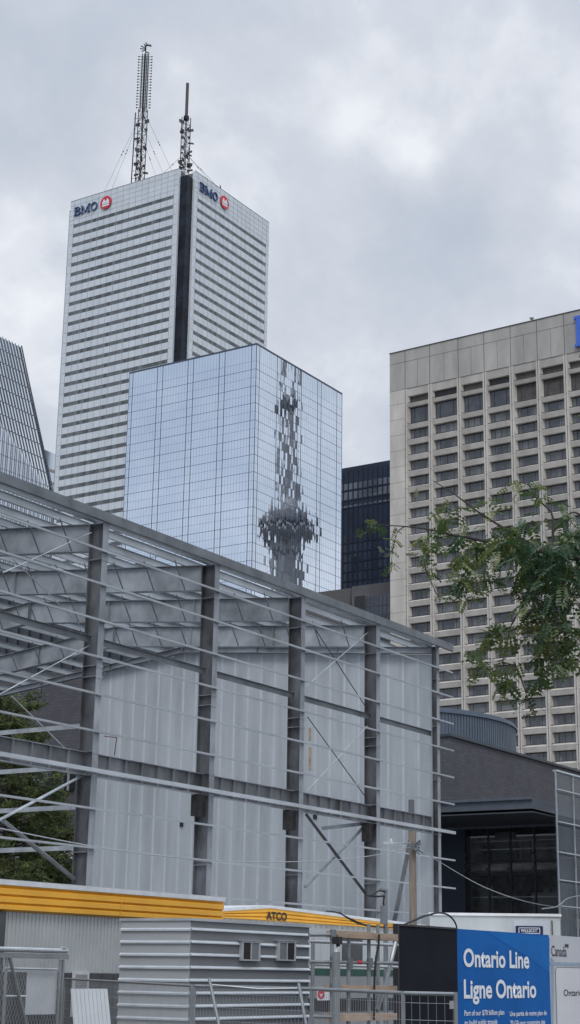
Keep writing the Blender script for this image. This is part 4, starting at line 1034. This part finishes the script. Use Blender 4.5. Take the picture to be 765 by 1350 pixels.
def white_trailer():
    Zt = 3.9; A = hz(566.8, 1203, Zt); B = hz(738, 1205, Zt)
    ang = math.atan2(B.y-A.y, B.x-A.x); ux = Vector((math.cos(ang), math.sin(ang), 0)); uy = Vector((-ux.y, ux.x, 0))
    if uy.dot(Vector((1, .5, 0))) < 0: uy = -uy
    L = (B-A).length; Wd = 9
    t = thing('white_trailer', (A.x, A.y, 0), 'off white trailer with a navy plate, rising above the blue hoarding', 'trailer')
    def P(a, c, z): q = Vector((A.x, A.y, 0))+ux*a+uy*c; return (q.x, q.y, z)
    def bx(b, a0, a1, c0, c1, z0, z1): b.hexa([P(a0, c0, z0), P(a1, c0, z0), P(a1, c1, z0), P(a0, c1, z0)], [P(a0, c0, z1), P(a1, c0, z1), P(a1, c1, z1), P(a0, c1, z1)])
    b = MB(); bx(b, 0, L, 0, Wd, .6, Zt-.08)
    for k in range(int(L/.28)): bx(b, .1+k*.28, .125+k*.28, -.012, -.001, .6, Zt-.1)
    for k in range(int(Wd/.28)): bx(b, L+.001, L+.012, .1+k*.28, .125+k*.28, .6, Zt-.1)
    b.build('wall', M['trailer_w'], t)
    b = MB(); bx(b, -.04, L+.05, -.05, Wd, Zt-.08, Zt); b.build('roof_trim', M['white'], t)
    p = hp(679.8, 1221, P(0, 0, 0), P(1, 0, 0)); a0 = (p-A).dot(ux); p = hp(715.8, 1221, P(0, 0, 0), P(1, 0, 0)); a1 = (p-A).dot(ux); zt = p.z
    b = MB(); bx(b, a0, a1, -.05, -.013, zt-.75, zt); s = b.build('sign_plate', M['navy_sign'], t)
    b = MB(); u0, u1 = a0+.09, a1-.09; z0, z1 = zt-.27, zt-.05
    zz0 = zt-.235
    for (q0, q1, za, zb) in ((u0, u1, z1-.02, z1), (u0, u1, zz0, zz0+.02), (u0, u0+.02, zz0, z1), (u1-.02, u1, zz0, z1)): bx(b, q0, q1, -.056, -.051, za, zb)
    b.build('sign_border', M['text_white'], s)
    text('lettering', 'WILLSCOT', Vector(P(u0+.07, -.053, zt-.19)), u1-u0-.14, .095, ang, M['text_white'], s, bold=.02)
    p = hp(677, 1213, P(0, 0, 0), P(1, 0, 0)); q = hp(727, 1213, P(0, 0, 0), P(1, 0, 0)); a, c = (p-A).dot(ux), (q-A).dot(ux)
    b = MB(); bx(b, a, c, -.25, -.02, p.z-.9, p.z); bx(b, c-.02, c+.02, -.3, -.001, p.z-.9, p.z+.05); b.build('entrance_hood', M['silver'], t) if False else None
    b = MB(); bx(b, c, c+.035, -.05, -.013, p.z-.9, p.z); b.build('downpipe', M['skirt'], t)
    b = MB(); bx(b, a, c-.05, -.025, -.0125, p.z-1, p.z); b.build('door_panel', M['panel_joint'], t)
white_trailer()

# ================================================================ HOARDING WITH BANNERS
HZ = 3.0
HP = hz(602.7, 1224.4, HZ); HY = HP.y
def hoard(name, x0, x1, z1, m, label, depth=.08):
    t = thing(name, (x0, HY, 0), label, 'hoarding', 'hoarding panels at the site entrance')
    b = MB(); b.box(x0, HY, 0, x1, HY+depth, z1); b.build('board', m, t); return t
xb0 = hy(525.3, 1219, HY).x; xb1 = HP.x; xb2 = hy(725.5, 1300, HY).x; xb3 = xb2+4.0
hb = hoard('hoarding_panel', xb0, xb1-.01, HZ-.02, M['black_panel'], 'plain black hoarding panel left of the blue one')
b = MB(); b.box(xb0, HY-.02, HZ-.02, xb1-.01, HY+.1, HZ+.02); b.box(xb0-.05, HY-.02, 0, xb0-.002, HY+.1, HZ+.02); b.build('edge_trim', M['frame_dark'], hb)
p, q = hy(592.5, 1319.5, HY), hy(601, 1330, HY); b = MB(); b.box(p.x, HY-.01, q.z, q.x, HY-.003, p.z); b.build('label_sticker', M['trailer_b'], hb)
hm = hoard('hoarding_panel', xb1, xb2-.004, HZ, M['blue_panel'], 'blue hoarding panel with large white two-line bilingual lettering')
hw = hoard('hoarding_panel', xb2, xb3, HZ, M['pale_panel'], 'pale grey hoarding panel with black lettering at the right edge')
def tx(par, body, x0, x1, ybase, ytop, m, bold, desc=0.0, nm='lettering', yf=None):
    a = hy(x0, ybase, HY-.012); c = hy(x1, ybase, HY-.012); tp = hy(x0, ytop, HY-.012)
    return text(nm, body, (a.x, HY-.012, a.z), c.x-a.x, tp.z-a.z, 'R', m, par, bold=bold)
tx(hm, 'Ontario Line', 611.4, 698, 1275, 1250, M['text_white'], .026)
tx(hm, 'Ligne Ontario', 612, 707.5, 1324.5, 1290.8, M['text_white'], .026)
tx(hm, 'Part of our $70 billion plan', 612.5, 665, 1341.5, 1332, M['text_white'], .012)
tx(hm, 'Une partie de notre plan de', 672.5, 721, 1341.8, 1333.2, M['text_white'], .012)
tx(hm, 'to build public transit', 612.8, 656, 1354, 1344.8, M['text_white'], .012)
tx(hm, '70 G$ pour construire des', 673, 719, 1354, 1345.5, M['text_white'], .012)
b = MB()   # paler sweep across the banner
M['blue2'] = mat('mid_blue_banner', (.003, .125, .41), .5, 0, .1, .9, spec=.12)
def HPt(x, y, o=.004): q = hy(x, y, HY-o); return (q.x, HY-o, min(q.z, HZ-.005))
b.poly([HPt(641, 1228), HPt(724.5, 1236), HPt(724.8, 1283), HPt(700, 1264), HPt(670, 1246)]); b.build('colour_sweep', M['blue2'], hm)
tx(hw, 'Canada', 727.5, 747.5, 1260.5, 1246.5, M['text_black'], .0)
b = MB(); f0 = hy(745.5, 1249, HY-.015); w = .20
for (x0, x1, m) in ((0, .25, 0), (.75, 1, 0)): b.box(f0.x+x0*w, HY-.017, f0.z, f0.x+x1*w, HY-.013, f0.z+.09)
b.box(f0.x+.35*w, HY-.017, f0.z+.02, f0.x+.65*w, HY-.013, f0.z+.07); b.build('flag_mark', M['text_black'], hw)
b = MB(); p = hy(726, 1268, HY); q = hy(726, 1272.5, HY)
b.box(xb2+.001, HY-.006, q.z, xb3, HY-.002, p.z)
b.poly([HPt(725.8, 1262, .003), HPt(731, 1266, .003), HPt(729.5, 1370, .003), HPt(728, 1380, .003)]) ; b.build('band', M['slate_line'], hw)
c0 = hy(732, 1275, HY)
b = MB(); r = .14; pts = [(c0.x+r-r*math.cos(a), c0.z-r+r*math.sin(a)) for a in [R(9*k) for k in range(11)]]
b.poly([(xb3, HY-.008, c0.z), (xb3, HY-.008, .3), (c0.x, HY-.008, .3)] + [(x, HY-.008, z) for x, z in pts]); b.build('light_box', M['pale_panel2'], hw)
b = MB()
for k in range(10): b.bar((pts[k][0], HY-.009, pts[k][1]), (pts[k+1][0], HY-.009, pts[k+1][1]), .004, .012)
b.bar((c0.x, HY-.009, .3), (pts[0][0], HY-.009, pts[0][1]), .004, .012); b.bar((pts[-1][0], HY-.009, pts[-1][1]), (xb3, HY-.009, c0.z), .004, .012); b.build('box_outline', M['joint'], hw)
a = hy(743.5, 1313, HY-.012)
tx(hw, 'Ontario Line', 743.5, 783, 1313.2, 1304.3, M['text_black'], .012)

# ================================================================ SCAFFOLD, POSTS, POLES, CABLES
def scaffold():
    YA = 14.9; x0 = hy(408, 1240, YA).x; 
    t = thing('scaffold_tower', hy(470, 1349, YA), 'grey tube scaffold stair with timber boards left of the black hoarding', 'scaffold'); t.location.z = 0; t['_w'] = tuple(t.location)
    def V_(x, y0, y1, yy, r=.035, m='tube'):
        p = hy(x, y0, yy); b = MB(); b.tube([(p.x, yy, 0), (p.x, yy, p.z)], r, 8); b.build('standard', M[m], t)
    for (x, y0, dy) in ((438, 1228, 0), (460, 1236, 0), (486.5, 1218, 0), (498.5, 1219, .6), (508, 1232, 1.4), (413, 1238, 1.2)): V_(x, y0, 0, YA+dy)
    def Hh(xa, ya, xb, yb, yy, r=.03, m='tube'):
        b = MB(); b.tube([hy(xa, ya, yy), hy(xb, yb, yy)], r, 8); b.build('ledger', M[m], t)
    Hh(408, 1232.5, 453, 1232.5, YA); Hh(408, 1241, 524, 1246, YA+.5, m='tube_light'); Hh(408, 1268, 524, 1270, YA); Hh(408, 1271, 524, 1275, YA+1.3, m='tube_light')
    Hh(408, 1303.5, 440, 1304.5, YA); Hh(410, 1340, 440, 1341, YA)
    for (xa, ya, xb, yb) in ((522, 1242, 508, 1300), (508, 1300, 497, 1332)): Hh(xa, ya, xb, yb, YA+.2, .04)
    for (xa, xb, y) in ((452, 523, 1231.5), (449, 522, 1303.5), (449, 522, 1341.5)):
        p, q = hy(xa, y, YA-.12), hy(xb, y+2, YA-.12); b = MB(); zm = p.z
        xm = p.x+(q.x-p.x)*.52
        b.box(p.x, YA-.16, zm-.06, xm, YA+.22, zm+.06); b.box(xm+.02, YA-.15, zm-.065, q.x, YA+.22, zm+.05); b.build('timber_board', M['wood'], t)
    b = MB()
    for (x, y) in ((438, 1232.5), (438, 1268.5), (438, 1303.5), (460, 1270), (486.5, 1270)):
        p = hy(x, y, YA); b.tube([(p.x, YA-.02, p.z-.09), (p.x, YA-.02, p.z+.09)], .06, 8)
    b.build('couplers', M['galv_dark'], t)
    b = MB(); p, q = hy(471, 1268.7, YA-.01), hy(476, 1268.9, YA-.01); b.tube([p, q], .036, 8); b.build('red_tape', M['red'], t)
    return YA
YA = scaffold()
p = hy(443.5, 1255, 13.2); b = MB(); b.tube([(p.x, 13.2, 0), (p.x, 13.2, p.z)], .062, 14)
tag(b.build('steel_post', M['tube'], world=(p.x, 13.2, 0)), 'thick round grey steel post in front of the scaffold', 'post')
t = thing('site_camera', (p.x, 13.2, p.z), 'small dark device with a cable on top of the thick grey post', 'camera')
b = MB(); q = hy(443.5, 1243, 13.2); b.tube([(p.x+.0, 13.2, p.z), (p.x+.02, 13.2, q.z)], .015, 6); b.build('bracket', M['white'], t)
b = MB(); b.box(p.x-.05, 13.12, q.z-.02, p.x+.05, 13.25, q.z+.09); b.lathe([(0, q.z-.06), (.03, q.z-.05), (.035, q.z-.02)], 10, p.x, 13.17); b.build('housing', M['black'], t)
def bundle(pts, r, label, nm='cable', m='black', grp=None):
    # smooth the polyline
    P_ = [Vector(p) for p in pts]; out = []
    for i in range(len(P_)-1):
        p0, p1, p2, p3 = P_[max(i-1, 0)], P_[i], P_[i+1], P_[min(i+2, len(P_)-1)]
        for k in range(6):
            s = k/6; out.append(.5*((2*p1)+(p2-p0)*s+(2*p0-5*p1+4*p2-p3)*s*s+(3*p1-p0-3*p2+p3)*s**3))
    out.append(P_[-1]); b = MB(); b.tube(out, r, 6)
    return tag(b.build(nm, M[m], world=P_[0]), label, 'cable', grp)
# conduit mast rising above the scaffold
YM = 18.5
t = thing('conduit_mast', hy(508, 1240, YM), 'grey steel conduit mast with a bent dark cable loop at its top', 'pole'); t.location.z = 0; t['_w'] = tuple(t.location)
p = hy(508.5, 1175, YM); b = MB(); b.tube([(p.x, YM, 0), (p.x, YM, p.z)], .05, 10); q = hy(505.5, 1173, YM); b.box(p.x-.25, YM-.04, p.z-.02, p.x+.05, YM+.04, p.z+.05); b.build('pole', M['tube'], t)
b = MB(); b.tube([hy(508, 1175, YM-.06), hy(500, 1174, YM-.06), hy(490, 1180, YM-.06), hy(484, 1181, YM-.06)], .018, 6); b.tube([hy(507, 1181, YM-.06), hy(498, 1182, YM-.06), hy(488, 1181, YM-.06)], .022, 6); b.tube([hy(506.5, 1182, YM-.06), hy(505.5, 1190, YM-.06), hy(507, 1198, YM-.06)], .02, 6); b.build('cable_loop', M['black'], t)
b = MB(); p2 = hy(504, 1203, YM-.05); b.box(p2.x-.1, YM-.12, p2.z-.25, p2.x+.1, YM-.051, p2.z+.15); b.build('junction_box', M['tube'], t)
bundle([hy(498, 1222, YM), hy(478, 1218, YM), hy(462, 1211, YM), hy(445, 1203, YM), hy(430, 1201, YM)], .014, 'black cable drooping over the yellow band, upper of two', grp='cables over the yellow band')
bundle([hy(520, 1222.5, YM), hy(497, 1222, YM), hy(475, 1218.5, YM-.1), hy(458, 1210, YM-.1), hy(448, 1203, YM-.1)], .014, 'black cable drooping over the yellow band, lower of two', grp='cables over the yellow band')
bundle([hy(604, 1236, HY+.6), hy(601, 1218, HY+.6), hy(592, 1207, HY+.6), hy(580, 1203.5, HY+.6), hy(566, 1206, HY+.6), hy(545, 1214, HY+.6), hy(528, 1222, HY+.6)], .02, 'black cable arching over the black hoarding panel, outer one', grp='cables over the hoarding')
bundle([hy(570, 1206, HY+.75), hy(560, 1207, HY+.75), hy(548, 1212, HY+.75), hy(530, 1220, HY+.75)], .018, 'short black cable beside the arching one above the black hoarding', grp='cables over the hoarding')
bundle([hy(500, 1232, YA-.2), hy(499, 1248, YA-.2), hy(496, 1262, YA-.2), hy(494, 1290, YA-.2), hy(493, 1345, YA-.2)], .022, 'black hose hanging down inside the scaffold tower')
# utility pole with street lamp
YU = 22.0
t = thing('utility_pole', hy(544.5, 1200, YU), 'brown wooden utility pole with a lamp arm in front of the steel frame', 'pole'); t.location.z = 0; t['_w'] = tuple(t.location)
p = hy(544, 1096, YU); b = MB(); b.tube([(p.x+.03, YU, 0), (p.x, YU, p.z*.6), (p.x, YU, p.z)], .115, 12, r1=.10); b.build('pole', M['pole_wood'], t)
b = MB(); b.tube([hy(541, 1111.5, YU), hy(528, 1112, YU-.2), hy(520, 1111.5, YU-.3)], .022, 6)
f = b.build('lamp_arm', M['tube_light'], t)
b = MB(); c = hy(517, 1111.5, YU-.3); e = hy(508.5, 1111, YU-.3); b.bar(c, e, .14, .06); b.lathe([(0, c.z+.12), (.035, c.z+.1), (.04, c.z+.03)], 8, (c.x*.7+e.x*.3)+.05, c.y); b.build('lamp_head', M['lamp_glass'], f)
b = MB(); c = hy(548, 1117, YU-.15)
for k in range(7):
    a = k*.9; b.tube([(c.x-.1, YU-.1, c.z), (c.x+.12*math.cos(a), YU-.2-.06*k % .2, c.z+.2*math.sin(a))], .03, 5)
b.box(c.x-.16, YU-.2, c.z-.08, c.x-.02, YU-.1, c.z+.12); b.build('pole_hardware', M['galv_dark'], t)
b = MB(); c = hy(552, 1120, YU-.2); n = 16
for k in range(n): a0, a1 = 6.283*k/n, 6.283*(k+1)/n; b.tube([(c.x+.09*math.cos(a0), c.y, c.z+.13*math.sin(a0)), (c.x+.09*math.cos(a1), c.y, c.z+.13*math.sin(a1))], .014, 5)
b.build('cable_coil', M['tube_light'], t)
bundle([hy(0, 1092, YU), hy(150, 1120, YU), hy(300, 1135.5, YU), hy(430, 1134.5, YU), hy(500, 1126.5, YU), hy(541, 1117, YU)], .012, 'pale overhead cable from the left to the wooden utility pole', m='tube_light')
bundle([hy(550, 1118, YU), hy(586, 1140, YU+.5), hy(640, 1170, YU+1), hy(700, 1190, YU+1.5), hy(765, 1200, YU+2)], .010, 'pale overhead cable from the utility pole down to the right', m='tube')
bundle([hy(715, 1198, YU), hy(735, 1195, YU), hy(750, 1184, YU), hy(775, 1180, YU)], .02, 'grey hose looping up at the right above the white trailer', m='tube')

# ---------------------------------------------------------------- chain-link gate on the left
def gate():
    Z1 = 2.22; A = hz(88, 1256, Z1); Y = A.y; xr = A.x; xl = xr-2.6
    t = thing('chain_link_gate', (xl, Y, 0), 'chain-link gate with a thick pale top rail at the left edge', 'gate')
    z_t = Z1
    b = MB(); b.tube([(xl, Y, z_t+.02), (xr-.0, Y, z_t+.02)], .032, 10); b.build('top_rail', M['tube_light'], t)
    b = MB(); b.box(xl, Y-.02, z_t-.085, xr+.03, Y+.02, z_t-.02); b.build('rail_beam', M['tube'], t)
    for x in (82, 78): p = hy(x, 1300, Y); b = MB(); b.tube([(p.x, Y, 0), (p.x, Y, z_t-.09)], .02, 8); b.build('post', M['tube'], t)
    p, q = hy(9, 1262, Y), hy(5, 1350, Y); b = MB(); b.tube([p, Vector((q.x, Y, 0.6))], .022, 8); b.build('post', M['tube'], t)
    b = MB(); b.tube([hy(13, 1262, Y-.03), hy(35, 1352, Y-.03)], .022, 8); b.build('brace', M['tube'], t)
    b = MB(); b.tube([hy(7, 1276.5, Y-.01), hy(75, 1278, Y-.01)], .014, 8); b.tube([hy(7, 1313.5, Y-.01), hy(34, 1313.5, Y-.01)], .014, 8); b.build('cross_rail', M['tube_light'], t)
    b = MB(); b.box(hy(81, 1249, Y).x, Y-.03, z_t+.05, hy(87, 1249, Y).x, Y+.03, z_t+.085); b.tube([(hy(84, 1249, Y).x, Y, z_t+.02), (hy(84, 1249, Y).x, Y, z_t+.06)], .012, 6); b.build('post_cap', M['tube_light'], t)
    # mesh
    b = MB(); H = z_t-.1; s = .055; W_ = xr-xl-.12; k = -int(H/s)-1
    import itertools
    n = int((W_+H)/s)
    for i in range(-n, n):
        for sg in (1, -1):
            # line x = xl + i*s + sg*z*.45
            z0, z1 = .05, H; x0 = xl+i*s+sg*z0*.45; x1 = xl+i*s+sg*z1*.45
            def clip(z): return xl+i*s+sg*z*.45
            lo, hi = z0, z1
            L0, L1 = (xl-clip(0))/(sg*.45), (xl+W_-clip(0))/(sg*.45)
            lo, hi = max(lo, min(L0, L1)), min(hi, max(L0, L1))
            if hi-lo < .02: continue
            b.tube([(clip(lo), Y+sg*.002, lo), (clip(hi), Y+sg*.002, hi)], .0017, 3)
    b.build('chain_link_mesh', M['wire'], t)
    p, q = hy(35, 1278.5, Y+.05), hy(72, 1337, Y+.05)
    b = MB(); b.box(p.x, Y+.03, q.z, q.x, Y+.036, p.z)
    tag(b.build('notice_board', M['white_board'], world=(p.x, Y, q.z)), 'blank pale board hung behind the chain-link mesh', 'sign board')
M['white_board'] = mat('pale_board', (.50, .52, .54), .6, 0, .05, 2)
gate()
# leaning corrugated sheet behind the temporary fence
YP = 11.4
p, q = hy(95, 1303.5, YP), hy(142.5, 1304.5, YP); r_ = hy(90.5, 1352, YP-.25)
b = MB(); n = 9
for k in range(n):
    a = k/n; x0 = p.x+(q.x-p.x)*a; x1 = p.x+(q.x-p.x)*(a+1/n)
    b.hexa([(x0-.05, YP-.3, .4), (x1-.05, YP-.3, .4), (x1-.05, YP-.28, .4), (x0-.05, YP-.28, .4)], [(x0, YP, p.z), (x1-.01, YP, p.z), (x1-.01, YP+.02, p.z), (x0, YP+.02, p.z)])
tag(b.build('leaning_sheet', M['white_board'], world=(p.x, YP, .4)), 'pale ribbed metal sheet leaning behind the wire fence beside the gate', 'metal sheet')

# ---------------------------------------------------------------- temporary wire fences
def fence(P0, P1, zt, label, mesh=True, posts=2, vs=.065):
    P0 = Vector((P0.x, P0.y, 0)); P1 = Vector((P1.x, P1.y, 0)); d = (P1-P0); L = d.length; d.normalize()
    t = thing('temporary_fence', P0, label, 'fence', 'temporary wire fence panels')
    b = MB(); b.tube([P0+Vector((0, 0, zt)), P1+Vector((0, 0, zt))], .019, 8); b.build('frame_rail', M['tube'], t); b = MB(); b.tube([P0+Vector((0, 0, .15)), P1+Vector((0, 0, .15))], .019, 8); b.build('frame_rail', M['tube'], t)
    for k in range(posts): q = P0+d*(L*k/(posts-1)); b = MB(); b.tube([q, q+Vector((0, 0, zt+.02))], .019, 8); b.build('post', M['tube'], t)
    b = MB(); k = vs
    while k < L: q = P0+d*k; b.tube([q+Vector((0, 0, .15)), q+Vector((0, 0, zt))], .0018, 3); k += vs
    z = .3
    while z < zt: b.tube([P0+Vector((0, 0, z)), P1+Vector((0, 0, z))], .0018, 3); z += .16
    b.build('wire_mesh', M['wire'], t)
    return t
zf = 1.83
fence(hz(86, 1290.3, zf), hz(253, 1299.5, zf), zf, 'wire fence panel between the chain-link gate and the grey shed corner')
fence(hz(257, 1299.8, zf), hz(411, 1303.8, zf), zf, 'wire fence panel in front of the shed windows')
fence(hz(411.5, 1303.8, zf), hz(531, 1309.2, zf), zf, 'wire fence panel in front of the scaffold', vs=.08)
fence(hz(532, 1309.3, zf), hz(601, 1310.8, zf), zf, 'wire fence panel in front of the black hoarding', vs=.09)
t = thing('fence_brace', hd(280, 1349, 17.5), 'leaning grey tube props holding the fence in front of the shed', 'fence brace'); t.location.z = 0; t['_w'] = tuple(t.location)
for (xa, ya, xb, yb) in ((276, 1290, 289, 1352), (394, 1297, 404, 1352)):
    b = MB(); b.tube([hd(xa, ya, 17.5), hd(xb, yb, 17.2)], .017, 8); b.build('prop', M['galv_dark'], t)
b = MB(); b.tube([hd(276, 1298, 17.5), hd(340, 1303.5, 17.5), hd(396, 1303, 17.5)], .009, 8); b.build('tie_bar', M['tube'], t)

# ================================================================ OVERHANGING TREE, RIGHT FOREGROUND
def locust():
    rg = random.Random(21); D = 10.0
    tp = hd(1010, 1200, 11.5)
    t = thing('locust_tree', (tp.x, tp.y, 0), 'leafy tree branch with feathery green leaves hanging in from the right', 'tree')
    br = MB()
    root = Vector((tp.x, tp.y, 0)); top = Vector((tp.x, tp.y, 5.6))
    br.tube([root, Vector((tp.x+.05, tp.y, 2.5)), top], .17, 10, r1=.11)
    def limb(pxs, r0, r1, dd=0): 
        pts = [hd(x, y, D+dd+(o[0] if o else 0)) for x, y, *o in pxs]
        b2 = []
        for i in range(len(pts)-1):
            p0, p1, p2, p3 = pts[max(i-1, 0)], pts[i], pts[i+1], pts[min(i+2, len(pts)-1)]
            for k in range(4): s = k/4; b2.append(.5*((2*p1)+(p2-p0)*s+(2*p0-5*p1+4*p2-p3)*s*s+(3*p1-p0-3*p2+p3)*s**3))
        b2.append(pts[-1]); br.tube(b2, r0, 5, r1=r1); return b2
    e1_ = hd(830, 700, 10.3)
    br.tube([top, (top+e1_)/2+Vector((0, 0, .35)), e1_], .10, 8, r1=.045)
    ls = []
    ls.append(limb([(830, 700, .3), (770, 735), (720, 728), (673, 701), (640, 681), (620, 667), (600, 652), (572, 634)], .013, .003))
    ls.append(limb([(720, 728), (690, 723), (650, 716), (619, 709), (595, 705), (566, 698), (534, 694), (499, 692)], .014, .003))
    ls.append(limb([(729, 720), (729, 700), (727, 676), (708, 657), (698, 640), (685, 636)], .010, .003))
    ls.append(limb([(780, 690), (760, 676), (748, 679), (740, 690)], .008, .003))
    ls.append(limb([(770, 735), (757, 758), (745, 785), (732, 808), (728, 850)], .012, .003))
    ls.append(limb([(715, 745), (702, 780), (686, 804), (673, 827), (669, 849), (663, 873), (668, 900)], .010, .002))
    ls.append(limb([(673, 827), (650, 832), (632, 855), (628, 880)], .005, .002))
    ls.append(limb([(686, 890), (694, 915), (706, 940)], .004, .002)); ls.append(limb([(663, 873), (680, 880), (690, 905)], .004, .002))
    ls.append(limb([(566, 698), (562, 720), (560, 745), (572, 775), (580, 790)], .005, .002))
    ls.append(limb([(534, 694), (524, 702), (518, 725), (516, 745)], .004, .0015)); ls.append(limb([(650, 716), (622, 735), (610, 770)], .006, .002))
    br.build('trunk', M['bark'], t)
    lf = MB()
    def leaflet(p, dv, nrm_, L, w, mi):
        s = dv.cross(nrm_).normalized()*w; m = p+dv*(L*.45)
        e = p+dv*L + nrm_*(-L*.12)
        lf.poly([p, m-s+nrm_*(w*.25), e, m], mi); lf.poly([p, m, e, m+s+nrm_*(w*.25)], mi)
    def compound(p, size, mi):
        # a feathery leaf: curved stalk with paired leaflets
        an = rg.random()*6.283; el_ = rg.uniform(-1.1, .15)
        d = Vector((math.cos(an)*math.cos(el_), math.sin(an)*math.cos(el_), math.sin(el_)))
        side = d.cross(Vector((rg.gauss(0, .35), rg.gauss(0, .35), 1))).normalized(); nr = side.cross(d).normalized()
        L = size*rg.uniform(.75, 1.2); n = int(rg.uniform(7, 10)) if size > .125 else int(rg.uniform(3, 6)); q = Vector(p); fat = .25 if size > .125 else .38
        for k in range(n):
            q = q + d*(L/n); d = (d+Vector((0, 0, -.07))).normalized()
            l = L*(.27 if size > .125 else .34)*(1-.35*abs(k/n-.4))
            for s in (-1, 1):
                dv = (side*s + d*.45 + nr*rg.uniform(-.25, .15)).normalized()
                leaflet(q, dv, nr, l, l*fat, mi)
        leaflet(q, d, nr, L*.2, L*.045, mi)
    # clusters: x, y, spread x, spread y, number, size, tone (0 mid 1 yellowish 2 deep)
    C = [(548,639,5,4,2,.07,0),(484,694,9,6,9,.09,0),(497,692,5,4,3,.06,0),(524,697,5,3,4,.05,1),(520,710,3,6,4,.06,1),(516,725,3,7,5,.06,0),(516,742,3,6,6,.07,0),(503,716,5,9,4,.06,0),
     (586,658,5,7,7,.07,1),(580,678,6,8,9,.08,1),(576,700,9,9,16,.09,0),(560,714,8,10,13,.08,1),(576,716,8,9,14,.09,1),(557,736,7,9,10,.08,0),(563,748,5,5,5,.07,0),(569,758,3,6,4,.07,0),(573,777,3,8,6,.07,0),(580,788,3,4,4,.07,0),
     (595,671,7,7,7,.08,0),(605,676,5,9,7,.08,0),(613,690,5,9,6,.09,0),(616,712,8,6,8,.11,2),(611,738,9,14,20,.10,1),(606,762,10,15,22,.10,1),(600,782,7,6,5,.11,0),(616,786,6,6,6,.09,1),(590,688,9,5,7,.07,1),
     (644,662,6,8,10,.08,0),(650,678,6,6,6,.08,0),(673,641,5,4,5,.06,1),(686,637,7,4,6,.07,1),(700,640,7,6,9,.08,0),(709,655,5,8,8,.08,0),(680,655,6,6,4,.06,1),
     (648,704,13,12,24,.13,0),(684,694,14,13,28,.14,2),(665,718,18,16,48,.14,0),(640,720,12,15,26,.13,0),(690,725,17,16,52,.15,2),(708,738,18,20,70,.15,2),(745,712,17,14,50,.14,2),(757,702,12,8,18,.12,0),(735,738,20,18,66,.15,2),(756,740,12,20,44,.14,2),
     (716,762,17,16,55,.14,2),(695,757,11,13,26,.13,0),(735,772,14,14,34,.14,2),(640,745,9,12,14,.14,0),(628,760,5,8,7,.13,0),(671,776,8,7,5,.15,0),(650,760,5,6,5,.12,0),(722,790,7,16,24,.13,2),(700,790,9,11,20,.12,0),(760,775,8,18,22,.13,0),(735,668,10,7,7,.14,0),(748,683,10,8,8,.12,0),(720,690,12,6,7,.1,0),
     (725,815,5,14,14,.12,2),(699,808,7,8,12,.1,1),(760,800,7,9,10,.11,0),(748,812,8,7,9,.1,0),
     (655,825,9,7,16,.10,0),(664,834,7,7,10,.1,1),(643,842,9,8,16,.09,1),(625,859,7,9,13,.09,0),(634,878,9,9,16,.09,1),(648,884,7,6,8,.08,1),
     (702,831,12,11,26,.10,1),(728,832,13,12,32,.11,1),(750,832,11,12,24,.11,0),(702,850,10,9,16,.09,0),(728,852,12,10,24,.1,1),(750,852,9,9,16,.11,0),(715,868,9,8,14,.09,0),(735,876,10,8,18,.09,0),(727,887,6,8,10,.09,0),(711,896,6,5,8,.09,0),(757,865,6,7,7,.11,0),
     (673,876,8,6,10,.08,1),(668,893,10,9,18,.09,0),(675,905,6,9,10,.08,0),(660,914,8,4,7,.07,1),(690,912,4,6,7,.08,0),(697,926,4,6,8,.08,0),(705,939,3,5,5,.07,0),(705,908,2,3,3,.07,2),(722,896,3,4,3,.07,0)]
    for (x, y, sx, sy, n, sz, tone) in C:
        for k in range(max(2, int(n*(.80 if sz < .125 else .46)))):
            p = hd(x+rg.gauss(0, sx*.56), y-2+rg.gauss(0, sy*.56), D+rg.gauss(0, .28))
            mi = tone if rg.random() < .66 else rg.choice((0, 1, 2))
            compound(p, sz*1.12, mi)
    # the rest of the crown, out of the picture
    for k in range(1100):
        a = rg.random()*6.28; r0 = 1.0*rg.random()**.5; p = Vector((tp.x+r0*math.cos(a), tp.y+r0*math.sin(a), 5.6+rg.gauss(0, .7)))
        compound(p, .14, rg.choice((0, 1, 2)))
    lf.build('crown', [M['leaf'], M['leaf2'], M['leaf3']], t)
locust()
for o in bpy.data.objects:
    if '_w' in o: del o['_w']
